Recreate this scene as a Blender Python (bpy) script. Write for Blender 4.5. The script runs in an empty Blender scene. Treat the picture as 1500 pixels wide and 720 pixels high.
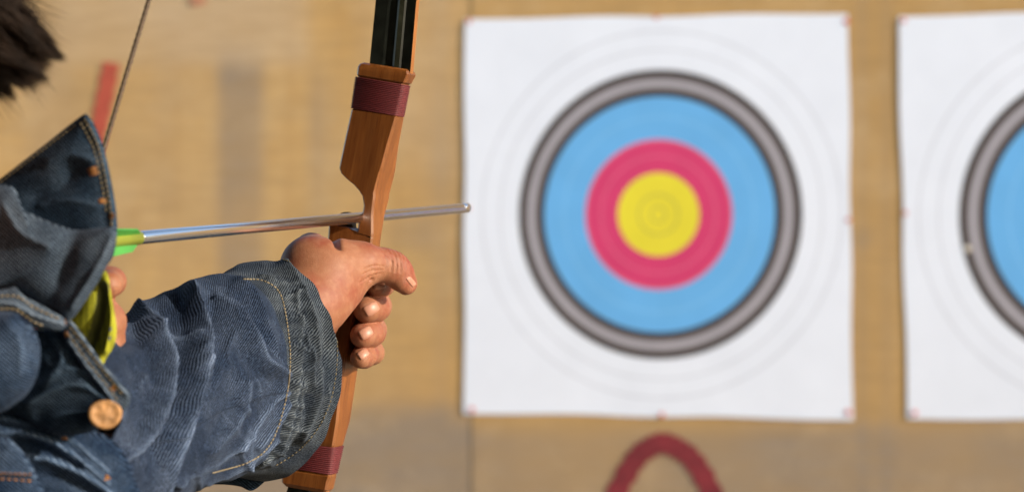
import bpy, math, random
import numpy as np
from mathutils import Vector, Matrix
from mathutils.bvhtree import BVHTree
random.seed(7); rng = np.random.default_rng(7)
sc = bpy.context.scene
COL = sc.collection

# ------------------------------------------------------------------ camera
CAMZ = 1.45; F = 85.0 / 36.0 * 1500.0
cam_d = bpy.data.cameras.new('camera'); cam = bpy.data.objects.new('camera', cam_d); COL.objects.link(cam)
cam_d.lens = 85; cam_d.sensor_width = 36; cam_d.clip_end = 500; cam_d.clip_start = 0.05
cam.location = (0, 0, CAMZ); cam.rotation_euler = (math.radians(90), 0, 0)
cam_d.dof.use_dof = True; cam_d.dof.focus_distance = 1.715; cam_d.dof.aperture_fstop = 8.3
cam_d.dof.aperture_blades = 0
sc.camera = cam

def P(px, py, d):
    return np.array([(px - 750) / F * d, d, CAMZ - (py - 360) / F * d])
def proj(v):
    return 750 + v[..., 0] / v[..., 1] * F, 360 - (v[..., 2] - CAMZ) / v[..., 1] * F
def nrm(v):
    v = np.asarray(v, float); return v / np.linalg.norm(v)

W = nrm([0.317, 0.948, 0.0])          # shooting direction (along the arrow, horizontal)
R = np.array([W[1], -W[0], 0.0])       # to the right of it
UP = np.array([0, 0, 1.0])

# ------------------------------------------------------------------ node helpers
class NT:
    def __init__(s, name):
        s.m = bpy.data.materials.new(name); s.m.use_nodes = True
        s.t = s.m.node_tree; s.b = s.t.nodes['Principled BSDF']
    def n(s, typ, **kw):
        o = s.t.nodes.new(typ)
        for k, v in kw.items():
            if k.startswith('i_'):
                o.inputs[k[2:].replace('_', ' ')].default_value = v
            else: setattr(o, k, v)
        return o
    def l(s, a, b): s.t.links.new(a, b)
    def noise(s, vec, scale, detail=4, rough=.55):
        o = s.n('ShaderNodeTexNoise'); o.inputs['Scale'].default_value = scale
        o.inputs['Detail'].default_value = detail; o.inputs['Roughness'].default_value = rough
        if vec is not None: s.l(vec, o.inputs['Vector'])
        return o.outputs['Fac']
    def ramp(s, fac, stops):
        o = s.n('ShaderNodeValToRGB'); e = o.color_ramp.elements
        while len(e) < len(stops): e.new(0.5)
        for el, (p, c) in zip(e, stops):
            el.position = p; el.color = (*c, 1) if len(c) == 3 else c
        s.l(fac, o.inputs['Fac']); return o.outputs['Color']
    def mix(s, fac, a, b, mode='MIX'):
        o = s.n('ShaderNodeMix', data_type='RGBA', blend_type=mode)
        for sock, v in ((o.inputs[0], fac), (o.inputs[6], a), (o.inputs[7], b)):
            if isinstance(v, (int, float)): sock.default_value = v
            elif isinstance(v, tuple): sock.default_value = (*v, 1) if len(v) == 3 else v
            else: s.l(v, sock)
        return o.outputs[2]
    def math(s, op, a, b=None, clamp=False):
        o = s.n('ShaderNodeMath', operation=op); o.use_clamp = clamp
        for i, v in enumerate((a, b)):
            if v is None: continue
            if isinstance(v, (int, float)): o.inputs[i].default_value = v
            else: s.l(v, o.inputs[i])
        return o.outputs[0]
    def bump(s, h, strength=.3, dist=.001, normal=None):
        o = s.n('ShaderNodeBump'); o.inputs['Strength'].default_value = strength; o.inputs['Distance'].default_value = dist
        s.l(h, o.inputs['Height'])
        if normal is not None: s.l(normal, o.inputs['Normal'])
        s.l(o.outputs['Normal'], s.b.inputs['Normal']); return o.outputs['Normal']
    def coord(s, which='Object'):
        return s.n('ShaderNodeTexCoord').outputs[which]
    def mapping(s, vec, scale=(1, 1, 1), rot=(0, 0, 0), loc=(0, 0, 0)):
        o = s.n('ShaderNodeMapping'); o.inputs['Scale'].default_value = scale; o.inputs['Rotation'].default_value = rot
        o.inputs['Location'].default_value = loc
        s.l(vec, o.inputs['Vector']); return o.outputs['Vector']
    def set(s, **kw):
        for k, v in kw.items():
            k = k.replace('_', ' ')
            if isinstance(v, tuple): s.b.inputs[k].default_value = (*v, 1) if len(v) == 3 else v
            elif isinstance(v, (int, float)): s.b.inputs[k].default_value = v
            else: s.l(v, s.b.inputs[k])
        return s

def simple(name, col, rough=.5, metal=0, noise_amt=.15, scale=40, bump=0):
    t = NT(name); c = t.coord()
    n = t.noise(c, scale, 5)
    lo = tuple(x * (1 - noise_amt) for x in col); hi = tuple(min(1, x * (1 + noise_amt)) for x in col)
    t.set(Base_Color=t.ramp(n, [(.3, lo), (.7, hi)]), Roughness=rough, Metallic=metal)
    if bump: t.bump(n, bump)
    return t.m

def denim(name, dark, light, fade, twill=.0017, wear_highlight_gain=1.0, speck=1.0, hazy=.55):
    t = NT(name)
    uv = t.coord('UV')
    sx = t.n('ShaderNodeSeparateXYZ'); t.l(uv, sx.inputs[0])
    u, v = sx.outputs[0], sx.outputs[1]
    wob = t.noise(uv, 160, 3)
    dg = t.math('ADD', t.math('ADD', t.math('MULTIPLY', u, 1.0), t.math('MULTIPLY', v, .62)), t.math('MULTIPLY', wob, .0012))
    w1 = t.math('MULTIPLY_ADD', t.math('SINE', t.math('MULTIPLY', dg, 2 * math.pi / twill)), .5); 
    w1.node.inputs[2].default_value = .5
    # individual threads along the twill lines break the stripes up
    thr = t.noise(t.mapping(uv, (900, 500, 1), (0, 0, .5)), 1.0, 3, .7)
    big = t.noise(uv, 28, 5, .6)
    mid = t.noise(uv, 120, 4, .65)
    w2 = t.math('POWER', w1, 1.9)
    tw = t.math('MULTIPLY', w2, t.ramp(thr, [(.30, (.1,) * 3), (.60, (1, 1, 1))]))
    att = t.n('ShaderNodeAttribute', attribute_name='wear')  # denim fading plus highlights painted along the fold crests
    wear = t.math('MULTIPLY', att.outputs['Fac'], wear_highlight_gain)
    fl = t.ramp(t.noise(uv, 620, 3, .75), [(.53, (0, 0, 0)), (.62, (1, 1, 1))])
    base = t.mix(t.math('MULTIPLY', tw, t.ramp(mid, [(.3, (.55,) * 3), (.7, (1,) * 3)])), dark, light)
    base = t.mix(t.math('MULTIPLY', fl, .5 * speck), base, light)
    base = t.mix(t.math('MULTIPLY', tw, t.ramp(big, [(.42, (0, 0, 0)), (.75, (hazy,) * 3)])), base, fade)
    wf = t.math('MULTIPLY', wear, t.ramp(mid, [(.25, (.45,) * 3), (.6, (1, 1, 1))]), True)
    base = t.mix(wf, base, t.mix(tw, light, fade))
    t.set(Base_Color=base, Roughness=.9, Sheen_Weight=.05, Sheen_Roughness=.4, Sheen_Tint=(.6, .72, 1.0))
    t.b.inputs['Specular IOR Level'].default_value = .08
    hgt = t.math('ADD', t.math('MULTIPLY', w1, .6), t.math('MULTIPLY', mid, .8))
    t.bump(hgt, .7, .0006)
    return t.m

M = {}
M['denim'] = denim('sleeve_denim', (.0014, .0024, .0062), (.048, .076, .140), (.36, .44, .60), twill=.0017, hazy=.30)
M['denim_cuff'] = denim('cuff_denim', (.0035, .0055, .010), (.068, .086, .112), (.31, .34, .35))
M['denim_blue'] = denim('body_denim', (.0025, .006, .016), (.032, .062, .118), (.25, .33, .46), twill=.0020)
M['denim_deep'] = denim('dark_denim', (.002, .0045, .010), (.030, .058, .096), (.18, .24, .31), twill=.0020)
M['denim_pale'] = denim('washed_denim', (.012, .019, .030), (.088, .122, .170), (.27, .32, .38), twill=.0020)
M['thread'] = simple('tan_thread', (.24, .185, .105), .8, 0, .3, 300)
M['thread_dull'] = simple('dull_gold_thread', (.15, .115, .06), .8, 0, .3, 300)
M['bartack'] = simple('orange_thread', (.26, .105, .022), .75, 0, .3, 300)
M['tan_seam'] = simple('tan_seam_tape', (.20, .17, .14), .85, 0, .45, 220)

def skin(name, base, red, pale):
    t = NT(name); c = t.coord()
    n1 = t.noise(c, 35, 4); n2 = t.noise(c, 160, 3)
    col = t.mix(t.ramp(n1, [(.42, (0, 0, 0)), (.64, (.95,) * 3)]), base, red)
    col = t.mix(t.ramp(n2, [(.45, (0, 0, 0)), (.75, (.35,) * 3)]), col, pale)
    t.set(Base_Color=col, Roughness=.56, Subsurface_Weight=.12, Subsurface_Scale=.004)
    t.b.inputs['Subsurface Radius'].default_value = (1.0, .35, .2)
    vo = t.n('ShaderNodeTexVoronoi'); vo.inputs['Scale'].default_value = 1100; t.l(c, vo.inputs['Vector'])
    n3 = t.noise(t.mapping(c, (1, 1, 2.2)), 420, 4, .65)
    t.b.inputs['Specular IOR Level'].default_value = .35
    t.bump(t.math('ADD', t.math('MULTIPLY', vo.outputs['Distance'], .9), n3), .26, .0006)
    return t.m
M['skin'] = skin('skin', (.27, .108, .054), (.23, .058, .030), (.42, .215, .125))
M['nail'] = simple('nail', (.40, .185, .12), .45, 0, .06, 90)
M['hair'] = simple('dark_brown_hair', (.013, .0058, .0022), .6, 0, .6, 60)
M['hair'].node_tree.nodes['Principled BSDF'].inputs['Specular IOR Level'].default_value = .2

def wood(name, a, b, c_):
    t = NT(name)
    ax = t.n('ShaderNodeAttribute', attribute_name='grain').outputs['Vector']   # metres: across, along, deep
    wv = t.noise(t.mapping(ax, (260, 14, 260)), 1.0, 5, .6)
    lines = t.noise(t.mapping(ax, (900, 30, 900), (0, 0, .06)), 1.0, 3, .7)
    big = t.noise(t.mapping(ax, (60, 9, 60)), 1.0, 3)
    col = t.mix(t.ramp(wv, [(.32, (0, 0, 0)), (.7, (1, 1, 1))]), a, b)
    col = t.mix(t.ramp(lines, [(.55, (0, 0, 0)), (.75, (.8,) * 3)]), col, c_)
    col = t.mix(t.ramp(big, [(.4, (0, 0, 0)), (.7, (.45,) * 3)]), col, c_)
    t.set(Base_Color=col, Roughness=t.math('MULTIPLY_ADD', wv, .25)); 
    r = t.b.inputs['Roughness'].links[0].from_node; r.inputs[2].default_value = .27
    t.set(Coat_Weight=.25, Coat_Roughness=.2)
    t.bump(t.math('ADD', lines, t.noise(t.mapping(ax, (120, 60, 120)), 1., 3)), .18, .0006)
    return t.m
M['wood'] = wood('varnished_cherry_wood', (.175, .050, .009), (.265, .092, .019), (.055, .014, .003))
M['limb'] = simple('black_laminate', (.012, .014, .011), .3, 0, .5, 90, .05)
M['limb_side'] = simple('amber_laminate_edge', (.30, .11, .03), .35)
M['limb_pale'] = simple('olive_laminate_stripe', (.040, .042, .026), .3, 0, .4, 120)
t = NT('red_winding_thread'); c = t.coord(); n = t.noise(t.mapping(c, (1, 1, 4)), 900, 3)
t.set(Base_Color=t.ramp(n, [(.3, (.045, .0035, .005)), (.7, (.15, .011, .014))]), Roughness=.7); M['red_thread'] = t.m
M['string'] = simple('brown_string', (.075, .045, .022), .7, 0, .4, 700, .3)
t = NT('brushed_aluminium'); c = t.coord(); n = t.noise(c, 60, 4)
t.set(Base_Color=(.86, .86, .88), Metallic=1.0, Roughness=.20); M['alu'] = t.m
M['vane_green'] = simple('green_vane', (.055, .26, .04), .45)
M['vane_lime'] = simple('lime_wrap', (.20, .23, .025), .4)
M['leather'] = simple('dark_leather', (.045, .02, .010), .5, 0, .4, 200, .2)
t = NT('yellow_green_cloth'); c = t.coord(); wv = t.n('ShaderNodeTexWave', bands_direction='X'); wv.inputs['Scale'].default_value = 85; wv.inputs['Distortion'].default_value = 4; wv.inputs['Detail Scale'].default_value = 8; t.l(c, wv.inputs['Vector'])
t.set(Base_Color=t.mix(wv.outputs['Fac'], (.19, .185, .016), (.34, .33, .025)), Roughness=.9); t.b.inputs['Specular IOR Level'].default_value = .1; M['lime_cloth'] = t.m
M['shaded_fold_cloth'] = simple('shaded_fold_cloth', (.10, .10, .014), .9, 0, .2, 90, .2)
M['navy'] = simple('navy_print', (.02, .03, .09), .8)
M['copper'] = simple('copper_button', (.34, .17, .06), .6, .2, .35, 200, .3)
M['trouser'] = simple('charcoal_cotton', (.03, .03, .034), .85, 0, .2, 60)
M['shoe'] = simple('white_shoe', (.6, .6, .58), .6)

# ------------------------------------------------------------------ object helpers
def tag(o, label=None, cat=None, group=None, kind=None):
    if label: o['label'] = label
    if cat: o['category'] = cat
    if group: o['group'] = group
    if kind: o['kind'] = kind
    return o
def thing(name, loc, label, cat, group=None):
    o = bpy.data.objects.new(name, None); COL.objects.link(o); o.location = tuple(float(x) for x in loc)
    o.empty_display_size = .05
    return tag(o, label, cat, group)
def link(name, me, parent=None, mats=(), smooth=True, label=None):
    for m in mats: me.materials.append(M[m] if isinstance(m, str) else m)
    if smooth and len(me.polygons):
        me.polygons.foreach_set('use_smooth', [True] * len(me.polygons))
    me.validate(); me.update()
    o = bpy.data.objects.new(name, me); COL.objects.link(o)
    if parent is not None:
        o.parent = parent
        if parent.type == 'EMPTY': o.matrix_parent_inverse = Matrix.Translation(-parent.location)
    if label: o['label'] = label
    return o
def mesh(name, v, f):
    me = bpy.data.meshes.new(name)
    me.from_pydata([tuple(map(float, p)) for p in v], [], [tuple(map(int, q)) for q in f]); return me
class MB:
    def __init__(s): s.v = []; s.f = []; s.mi = []
    def add(s, v, f, mi=0):
        b = len(s.v); s.v += [tuple(map(float, p)) for p in v]
        s.f += [tuple(int(i) + b for i in q) for q in f]; s.mi += [mi] * len(f)
    def mesh(s, name):
        me = mesh(name, s.v, s.f)
        me.polygons.foreach_set('material_index', s.mi); return me
def frame(d):
    d = nrm(d); a = np.array([0, 0, 1.]) if abs(d[2]) < .9 else np.array([1., 0, 0])
    x = nrm(np.cross(a, d)); return x, np.cross(d, x), d
def tube(pts, rad, n=12, cap=True):
    pts = [np.asarray(p, float) for p in pts]; rad = rad if hasattr(rad, '__len__') else [rad] * len(pts)
    v = []; f = []
    for i, p in enumerate(pts):
        d = pts[min(i + 1, len(pts) - 1)] - pts[max(i - 1, 0)]; x, y, _ = frame(d)
        for k in range(n):
            a = 2 * math.pi * k / n; v.append(p + rad[i] * (math.cos(a) * x + math.sin(a) * y))
    for i in range(len(pts) - 1):
        for k in range(n):
            k2 = (k + 1) % n; f.append((i * n + k, i * n + k2, (i + 1) * n + k2, (i + 1) * n + k))
    if cap:
        f.append(tuple(range(n))[::-1]); f.append(tuple((len(pts) - 1) * n + k for k in range(n)))
    return v, f
def boxv(c, ax, half):
    c = np.asarray(c, float); v = []
    for sx in (-1, 1):
        for sy in (-1, 1):
            for sz in (-1, 1):
                v.append(c + sx * half[0] * ax[0] + sy * half[1] * ax[1] + sz * half[2] * ax[2])
    return v, [(0, 1, 3, 2), (4, 6, 7, 5), (0, 4, 5, 1), (2, 3, 7, 6), (0, 2, 6, 4), (1, 5, 7, 3)]
def ellipsoid(c, ax, rad, nu=24, nv=14):
    v = []; f = []
    for j in range(nv + 1):
        th = math.pi * j / nv
        for i in range(nu):
            ph = 2 * math.pi * i / nu
            v.append(np.asarray(c) + rad[0] * math.sin(th) * math.cos(ph) * ax[0] + rad[1] * math.sin(th) * math.sin(ph) * ax[1] + rad[2] * math.cos(th) * ax[2])
    for j in range(nv):
        for i in range(nu):
            i2 = (i + 1) % nu; f.append((j * nu + i, (j + 1) * nu + i, (j + 1) * nu + i2, j * nu + i2))
    return v, f
def seg_dist(q, poly):
    """distance of 2-D points q (N,2) to a polyline"""
    best = np.full(len(q), 1e9)
    for a, b in zip(poly[:-1], poly[1:]):
        a = np.array(a, float); b = np.array(b, float); ab = b - a
        t = np.clip(((q - a) @ ab) / (ab @ ab), 0, 1)
        best = np.minimum(best, np.linalg.norm(q - (a + t[:, None] * ab), axis=1))
    return best
def smooth_poly(pts, n=8, closed=False):
    pts = [np.array(p, float) for p in pts]; out = []; m = len(pts)
    rngi = range(m) if closed else range(m - 1)
    for i in rngi:
        if closed: p0, p1, p2, p3 = pts[i - 1], pts[i], pts[(i + 1) % m], pts[(i + 2) % m]
        else: p0, p1, p2, p3 = pts[max(i - 1, 0)], pts[i], pts[i + 1], pts[min(i + 2, m - 1)]
        for k in range(n):
            t = k / n
            out.append(.5 * ((2 * p1) + (-p0 + p2) * t + (2 * p0 - 5 * p1 + 4 * p2 - p3) * t * t + (-p0 + 3 * p1 - 3 * p2 + p3) * t ** 3))
    if not closed: out.append(pts[-1])
    return np.array(out)
_G = rng.normal(size=(64, 3)); _PH = rng.uniform(0, 6.28, 64)
def fbm(p, scale, octs=3):
    """cheap smooth pseudo noise: sums of random plane waves"""
    o = np.zeros(len(p)); amp = 1.0
    for k in range(octs):
        for j in range(6):
            i = (k * 6 + j) % 64
            o += amp * np.sin(p @ (_G[i] * scale * 2 ** k) + _PH[i]) / 3
        amp *= .5
    return o
def float_attr(me, name, val):
    a = me.attributes.new(name, 'FLOAT', 'POINT'); a.data.foreach_set('value', np.asarray(val, np.float32))
def vec_attr(me, name, val):
    a = me.attributes.new(name, 'FLOAT_VECTOR', 'POINT'); a.data.foreach_set('vector', np.asarray(val, np.float32).ravel())
def set_uv(me, uv):
    l = me.uv_layers.new(name='UVMap'); idx = np.empty(len(me.loops), np.int32); me.loops.foreach_get('vertex_index', idx)
    l.data.foreach_set('uv', np.asarray(uv, np.float32)[idx].ravel())

# ------------------------------------------------------------------ implicit bodies (one continuous surface)
def surface_nets(f, org, h):
    nx, ny, nz = f.shape; s = f < 0
    cnt = np.zeros((nx - 1, ny - 1, nz - 1), np.int16); acc = np.zeros((nx - 1, ny - 1, nz - 1, 3), np.float32)
    corners = [(i, j, k) for i in (0, 1) for j in (0, 1) for k in (0, 1)]
    def sub(a, c): return a[c[0]:nx - 1 + c[0], c[1]:ny - 1 + c[1], c[2]:nz - 1 + c[2]]
    for a in corners:
        for ax in range(3):
            if a[ax]: continue
            b = list(a); b[ax] = 1; b = tuple(b)
            fa, fb = sub(f, a), sub(f, b); m = (fa < 0) != (fb < 0)
            t = np.where(m, fa / np.where(m, fa - fb, 1), 0)
            cnt += m
            for d in range(3):
                acc[..., d] += np.where(m, a[d] + (t if d == ax else 0), 0)
    act = cnt > 0; idx = -np.ones(act.shape, np.int64); idx[act] = np.arange(act.sum())
    cell = np.argwhere(act); v = org + h * (cell + acc[act] / cnt[act][:, None])
    quads = []
    for ax in range(3):
        sl0 = [slice(None)] * 3; sl1 = [slice(None)] * 3; sl0[ax] = slice(0, -1); sl1[ax] = slice(1, None)
        a, b = s[tuple(sl0)], s[tuple(sl1)]
        e = np.argwhere(a != b); u, w = (ax + 1) % 3, (ax + 2) % 3
        e = e[(e[:, u] > 0) & (e[:, w] > 0) & (e[:, u] < f.shape[u] - 1) & (e[:, w] < f.shape[w] - 1)]
        def c(du, dw):
            q = e.copy(); q[:, u] -= du; q[:, w] -= dw; return idx[q[:, 0], q[:, 1], q[:, 2]]
        q = np.stack([c(1, 1), c(0, 1), c(0, 0), c(1, 0)], 1)
        ins = a[e[:, 0], e[:, 1], e[:, 2]]
        q[~ins] = q[~ins][:, ::-1]; quads.append(q)
    return v, np.concatenate(quads)
class SDF:
    def __init__(s, lo, hi, h):
        s.h = h; s.org = np.array(lo, float); n = np.ceil((np.array(hi) - lo) / h).astype(int) + 1
        ax = [s.org[i] + h * np.arange(n[i]) for i in range(3)]
        s.X, s.Y, s.Z = np.meshgrid(*[a.astype(np.float32) for a in ax], indexing='ij'); s.f = None
    def cap(s, a, b, ra, rb=None):
        rb = ra if rb is None else rb; a = np.asarray(a, float); b = np.asarray(b, float); d = b - a; L = d @ d + 1e-12
        t = np.clip(((s.X - a[0]) * d[0] + (s.Y - a[1]) * d[1] + (s.Z - a[2]) * d[2]) / L, 0, 1)
        return np.sqrt((s.X - a[0] - t * d[0]) ** 2 + (s.Y - a[1] - t * d[1]) ** 2 + (s.Z - a[2] - t * d[2]) ** 2) - (ra + (rb - ra) * t)
    def ell(s, c, ax, rad):
        q = [((s.X - c[0]) * a[0] + (s.Y - c[1]) * a[1] + (s.Z - c[2]) * a[2]) for a in ax]
        k0 = np.sqrt(sum((q[i] / rad[i]) ** 2 for i in range(3))); k1 = np.sqrt(sum((q[i] / rad[i] ** 2) ** 2 for i in range(3))) + 1e-9
        return k0 * (k0 - 1) / k1
    @staticmethod
    def smin(a, b, k):
        if a is None: return b
        if k <= 0: return np.minimum(a, b)
        hh = np.clip(.5 + .5 * (b - a) / k, 0, 1); return b + (a - b) * hh - k * hh * (1 - hh)
    def u(s, g, k): s.f = s.smin(s.f, g, k)
    def carve(s, g, k): s.f = -s.smin(-s.f, g, k)
    def chain(s, pts, k=.004):
        g = None
        for (a, ra), (b, rb) in zip(pts[:-1], pts[1:]): g = s.smin(g, s.cap(a, b, ra, rb), k)
        return g
    def mesh(s): return surface_nets(s.f, s.org, s.h)

# ================================================================== SETTING
t = NT('sandy_ground'); c = t.coord(); n = t.noise(c, 2.5, 8, .65); n2 = t.noise(c, 40, 4)
t.set(Base_Color=t.mix(n2, t.ramp(n, [(.35, (.20, .15, .095)), (.7, (.32, .25, .17))]), (.24, .19, .12)), Roughness=.95)
t.bump(n2, .5, .01); M['ground'] = t.m
g = link('ground', mesh('ground', [(-150, -150, 0), (150, -150, 0), (150, 150, 0), (-150, 150, 0)], [(0, 1, 2, 3)]), None, ['ground'], False)
tag(g, kind='structure')

# backstop: hessian sheets hung on a board wall
DW = 7.6; WA = math.radians(15.0)
T = np.array([math.cos(WA), -math.sin(WA), 0.0]); NRM = np.array([-math.sin(WA), -math.cos(WA), 0.0])   # along / out of the wall
Q0 = P(965, 314, DW)
def wall(px, py):                       # pixel -> wall coordinates (s along, z)
    d = P(px, py, 1.0) - np.array([0, 0, CAMZ]); k = ((Q0 - [0, 0, CAMZ]) @ NRM) / (d @ NRM); p = np.array([0, 0, CAMZ]) + k * d
    return (p - Q0) @ T, p[2]
def wp(s, z, off): return np.array([Q0[0], Q0[1], 0]) + s * T + np.array([0, 0, z]) + off * NRM

def burlap(name, a, b, d_):
    t = NT(name); c = t.coord()
    big = t.noise(t.mapping(c, (1.6, 1.6, .9)), 1.3, 5, .6); mid = t.noise(c, 9, 5, .6)
    vert = t.noise(t.mapping(c, (9, 9, .45)), 1.0, 4, .6)
    col = t.mix(t.ramp(big, [(.35, (0, 0, 0)), (.68, (1, 1, 1))]), a, b)
    col = t.mix(t.ramp(vert, [(.48, (0, 0, 0)), (.75, (.55,) * 3)]), col, d_)
    col = t.mix(t.ramp(mid, [(.45, (0, 0, 0)), (.8, (.5,) * 3)]), col, d_)
    wv = t.n('ShaderNodeTexWave', bands_direction='Z'); wv.inputs['Scale'].default_value = 60; wv.inputs['Distortion'].default_value = 3; t.l(c, wv.inputs['Vector'])
    col = t.mix(t.math('MULTIPLY', wv.outputs['Fac'], .22), col, d_)
    col = t.mix(t.n('ShaderNodeAttribute', attribute_name='worn').outputs['Fac'], col, t.mix(mid, (.275, .205, .145), (.36, .275, .195)))
    col = t.mix(t.n('ShaderNodeAttribute', attribute_name='pale').outputs['Fac'], col, t.mix(mid, (.56, .40, .25), (.62, .46, .30)))
    straw = t.noise(t.mapping(c, (5, 5, 46)), 1.0, 4, .65); blot = t.noise(c, 4.2, 6, .7)
    col = t.mix(t.ramp(straw, [(.42, (0, 0, 0)), (.72, (.42,) * 3)]), col, (.37, .235, .105))
    col = t.mix(t.ramp(blot, [(.50, (0, 0, 0)), (.78, (.40,) * 3)]), col, (.66, .47, .27))
    t.set(Base_Color=col, Roughness=.95); t.b.inputs['Specular IOR Level'].default_value = .1
    t.bump(wv.outputs['Fac'], .3, .002); return t.m
M['burlap'] = burlap('tan_hessian', (.58, .345, .130), (.64, .41, .180), (.48, .275, .100))
M['burlap_pale'] = burlap('faded_hessian', (.57, .41, .23), (.60, .43, .22), (.50, .35, .18))
M['burlap_grey'] = burlap('greyed_hessian', (.37, .265, .175), (.41, .295, .195), (.31, .22, .14))
M['burlap_ochre'] = burlap('ochre_hessian', (.52, .31, .12), (.57, .355, .15), (.44, .265, .10))
M['burlap_worn'] = burlap('worn_hessian', (.46, .34, .19), (.50, .37, .21), (.40, .29, .16))
M['board'] = simple('weathered_board', (.30, .22, .13), .9, 0, .3, 6)
M['red_paint'] = simple('red_brush_paint', (.20, .018, .024), .8, 0, .3, 14)
M['orange_paint'] = simple('orange_red_paint', (.44, .075, .04), .8, 0, .2, 14)
M['worn_red'] = simple('worn_red_paint', (.46, .20, .11), .9, 0, .2, 14)
M['pink_stain'] = simple('pale_pink_paint', (.60, .405, .25), .9, 0, .1, 14)

base = wp(0, 0, 0)
bs = thing('backstop', base, 'long tan hessian backstop hung with layered sheets behind the paper targets', 'backstop')
v, f = boxv(wp(0, 1.6, -.06), (T, NRM, UP), (6.0, .04, 1.6))
link('backing_board', mesh('backing_board', v, f), bs, ['board'], False)
def sheet(s0, s1, z0, z1, off, mat, sag=.012, seed=0, n=40):
    S, Z = np.meshgrid(np.linspace(s0, s1, n), np.linspace(z0, z1, n), indexing='ij')
    p = np.stack([S.ravel(), Z.ravel() * .35, np.full(S.size, seed * 3.1)], 1)
    o = off + sag * (.35 + .25 * fbm(p, 3.0, 3)); 
    edge = (.8 * fbm(p[:, [1, 0, 2]], 2.2, 2) * .012)
    zz = Z.ravel() + np.where(np.isclose(Z.ravel(), z0), edge, 0)
    v = np.array([wp(a, b, c) for a, b, c in zip(S.ravel(), zz, o)])
    f = [(i * n + j, (i + 1) * n + j, (i + 1) * n + j + 1, i * n + j + 1) for i in range(n - 1) for j in range(n - 1)]
    return link('hessian_sheet', mesh('hessian_sheet', v, f), bs, [mat])
def W2(px, py): return wall(px, py)
zt = 3.15
zb = W2(1000, 628)[1]
base_sheet = sheet(-5, 5, .02, zt, .0, 'burlap', .003, 0, 190)
vw = np.array([v_.co for v_ in base_sheet.data.vertices]); qx, qy = proj(vw)
def ss(a, b, x): u_ = np.clip((x - a) / (b - a), 0, 1); return u_ * u_ * (3 - 2 * u_)
nz = .75 + .25 * fbm(vw, 6, 3)
worn = .9 * ss(305, 335, qx) * ss(400, 370, qx) * ss(40, 120, qy) * ss(440, 380, qy)
worn += .6 * ss(448, 462, qx) * ss(492, 478, qx) * ss(60, 160, qy) * ss(480, 330, qy)
worn += .5 * ss(560, 585, qx) * ss(650, 620, qx) * ss(300, 330, qy) * ss(380, 350, qy) + .7 * ss(560, 640, qy)
worn += .95 * ss(600, 655, qy)
for (xx_, wd_, am_) in ((168, 6, .35), (250, 10, .3), (412, 8, .35), (655, 9, .6), (540, 14, .3), (1262, 10, .3), (1292, 14, .25)):
    worn += am_ * np.exp(-((qx - xx_ + 6 * fbm(vw, 2, 1)) / wd_) ** 2) * (.6 + .4 * fbm(vw, 1.5, 1))
worn += .35 * np.exp(-((qy - 603) / 14) ** 2) + .22 * np.clip(fbm(vw * [1, 1, .5], 5, 3), 0, 1)
worn += .25 * ss(20, 60, qx) * ss(130, 90, qx)
pale = .6 * ss(60, 110, qx) * ss(470, 430, qx) * ss(115, 75, qy) + .35 * ss(520, 560, qx) * ss(700, 640, qx) * ss(300, 200, qy)
float_attr(base_sheet.data, 'worn', np.clip(worn * nz, 0, 1)); float_attr(base_sheet.data, 'pale', np.clip(pale * nz, 0, 1))
ochre = sheet(W2(692, 0)[0], W2(1900, 0)[0], .03, zt, .0026, 'burlap_ochre', .002, 4, 110)
vo_ = np.array([v_.co for v_ in ochre.data.vertices]); ox, oy = proj(vo_)
float_attr(ochre.data, 'worn', np.clip(ss(596, 642, oy + 10 * fbm(vo_, 3, 2)) * (.85 + .15 * fbm(vo_, 6, 3)) + .30 * np.exp(-((ox - 1268 + 6 * fbm(vo_, 2, 1)) / 9) ** 2) + .25 * np.exp(-((ox - 1298) / 10) ** 2) + .4 * np.exp(-(((ox - 1265) / 16) ** 2 + ((oy - 350) / 14) ** 2)), 0, 1))

def stroke(name, pts, width, off, mat, thick=.003):
    pts = smooth_poly([W2(*p) for p in pts], 8); v = []; f = []
    n = len(pts)
    for i, p in enumerate(pts):
        d = nrm(pts[min(i + 1, n - 1)] - pts[max(i - 1, 0)]); q = np.array([-d[1], d[0]])
        w = width * (1 + .12 * math.sin(i * 1.7)) * (.75 if i in (0, n - 1) else 1) / 2
        for sg in (-1, 1):
            for o in (off, off + thick):
                e = p + sg * w * q; v.append(wp(e[0], e[1], o))
    for i in range(n - 1):
        a, b = i * 4, (i + 1) * 4
        f += [(a + 1, a + 3, b + 3, b + 1), (a, b, b + 2, a + 2), (a, a + 1, b + 1, b), (a + 2, b + 2, b + 3, a + 3)]
    f += [(0, 2, 3, 1), (4 * n - 4, 4 * n - 3, 4 * n - 1, 4 * n - 2)]
    return link(name, mesh(name, v, f), bs, [mat], False)
stroke('painted_arch', [(878, 790), (905, 720), (932, 672), (952, 655), (972, 648), (994, 656), (1017, 674), (1042, 718), (1066, 790)], .066, .0062, 'red_paint', .0006).__setitem__('label', 'dark red painted arch')
stroke('painted_stroke', [(164, 92), (155, 140), (146, 185), (138, 225)], .060, .0032, 'orange_paint', .0006)
stroke('painted_stroke', [(286, -30), (292, 8)], .055, .0032, 'worn_red', .0006)

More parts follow.
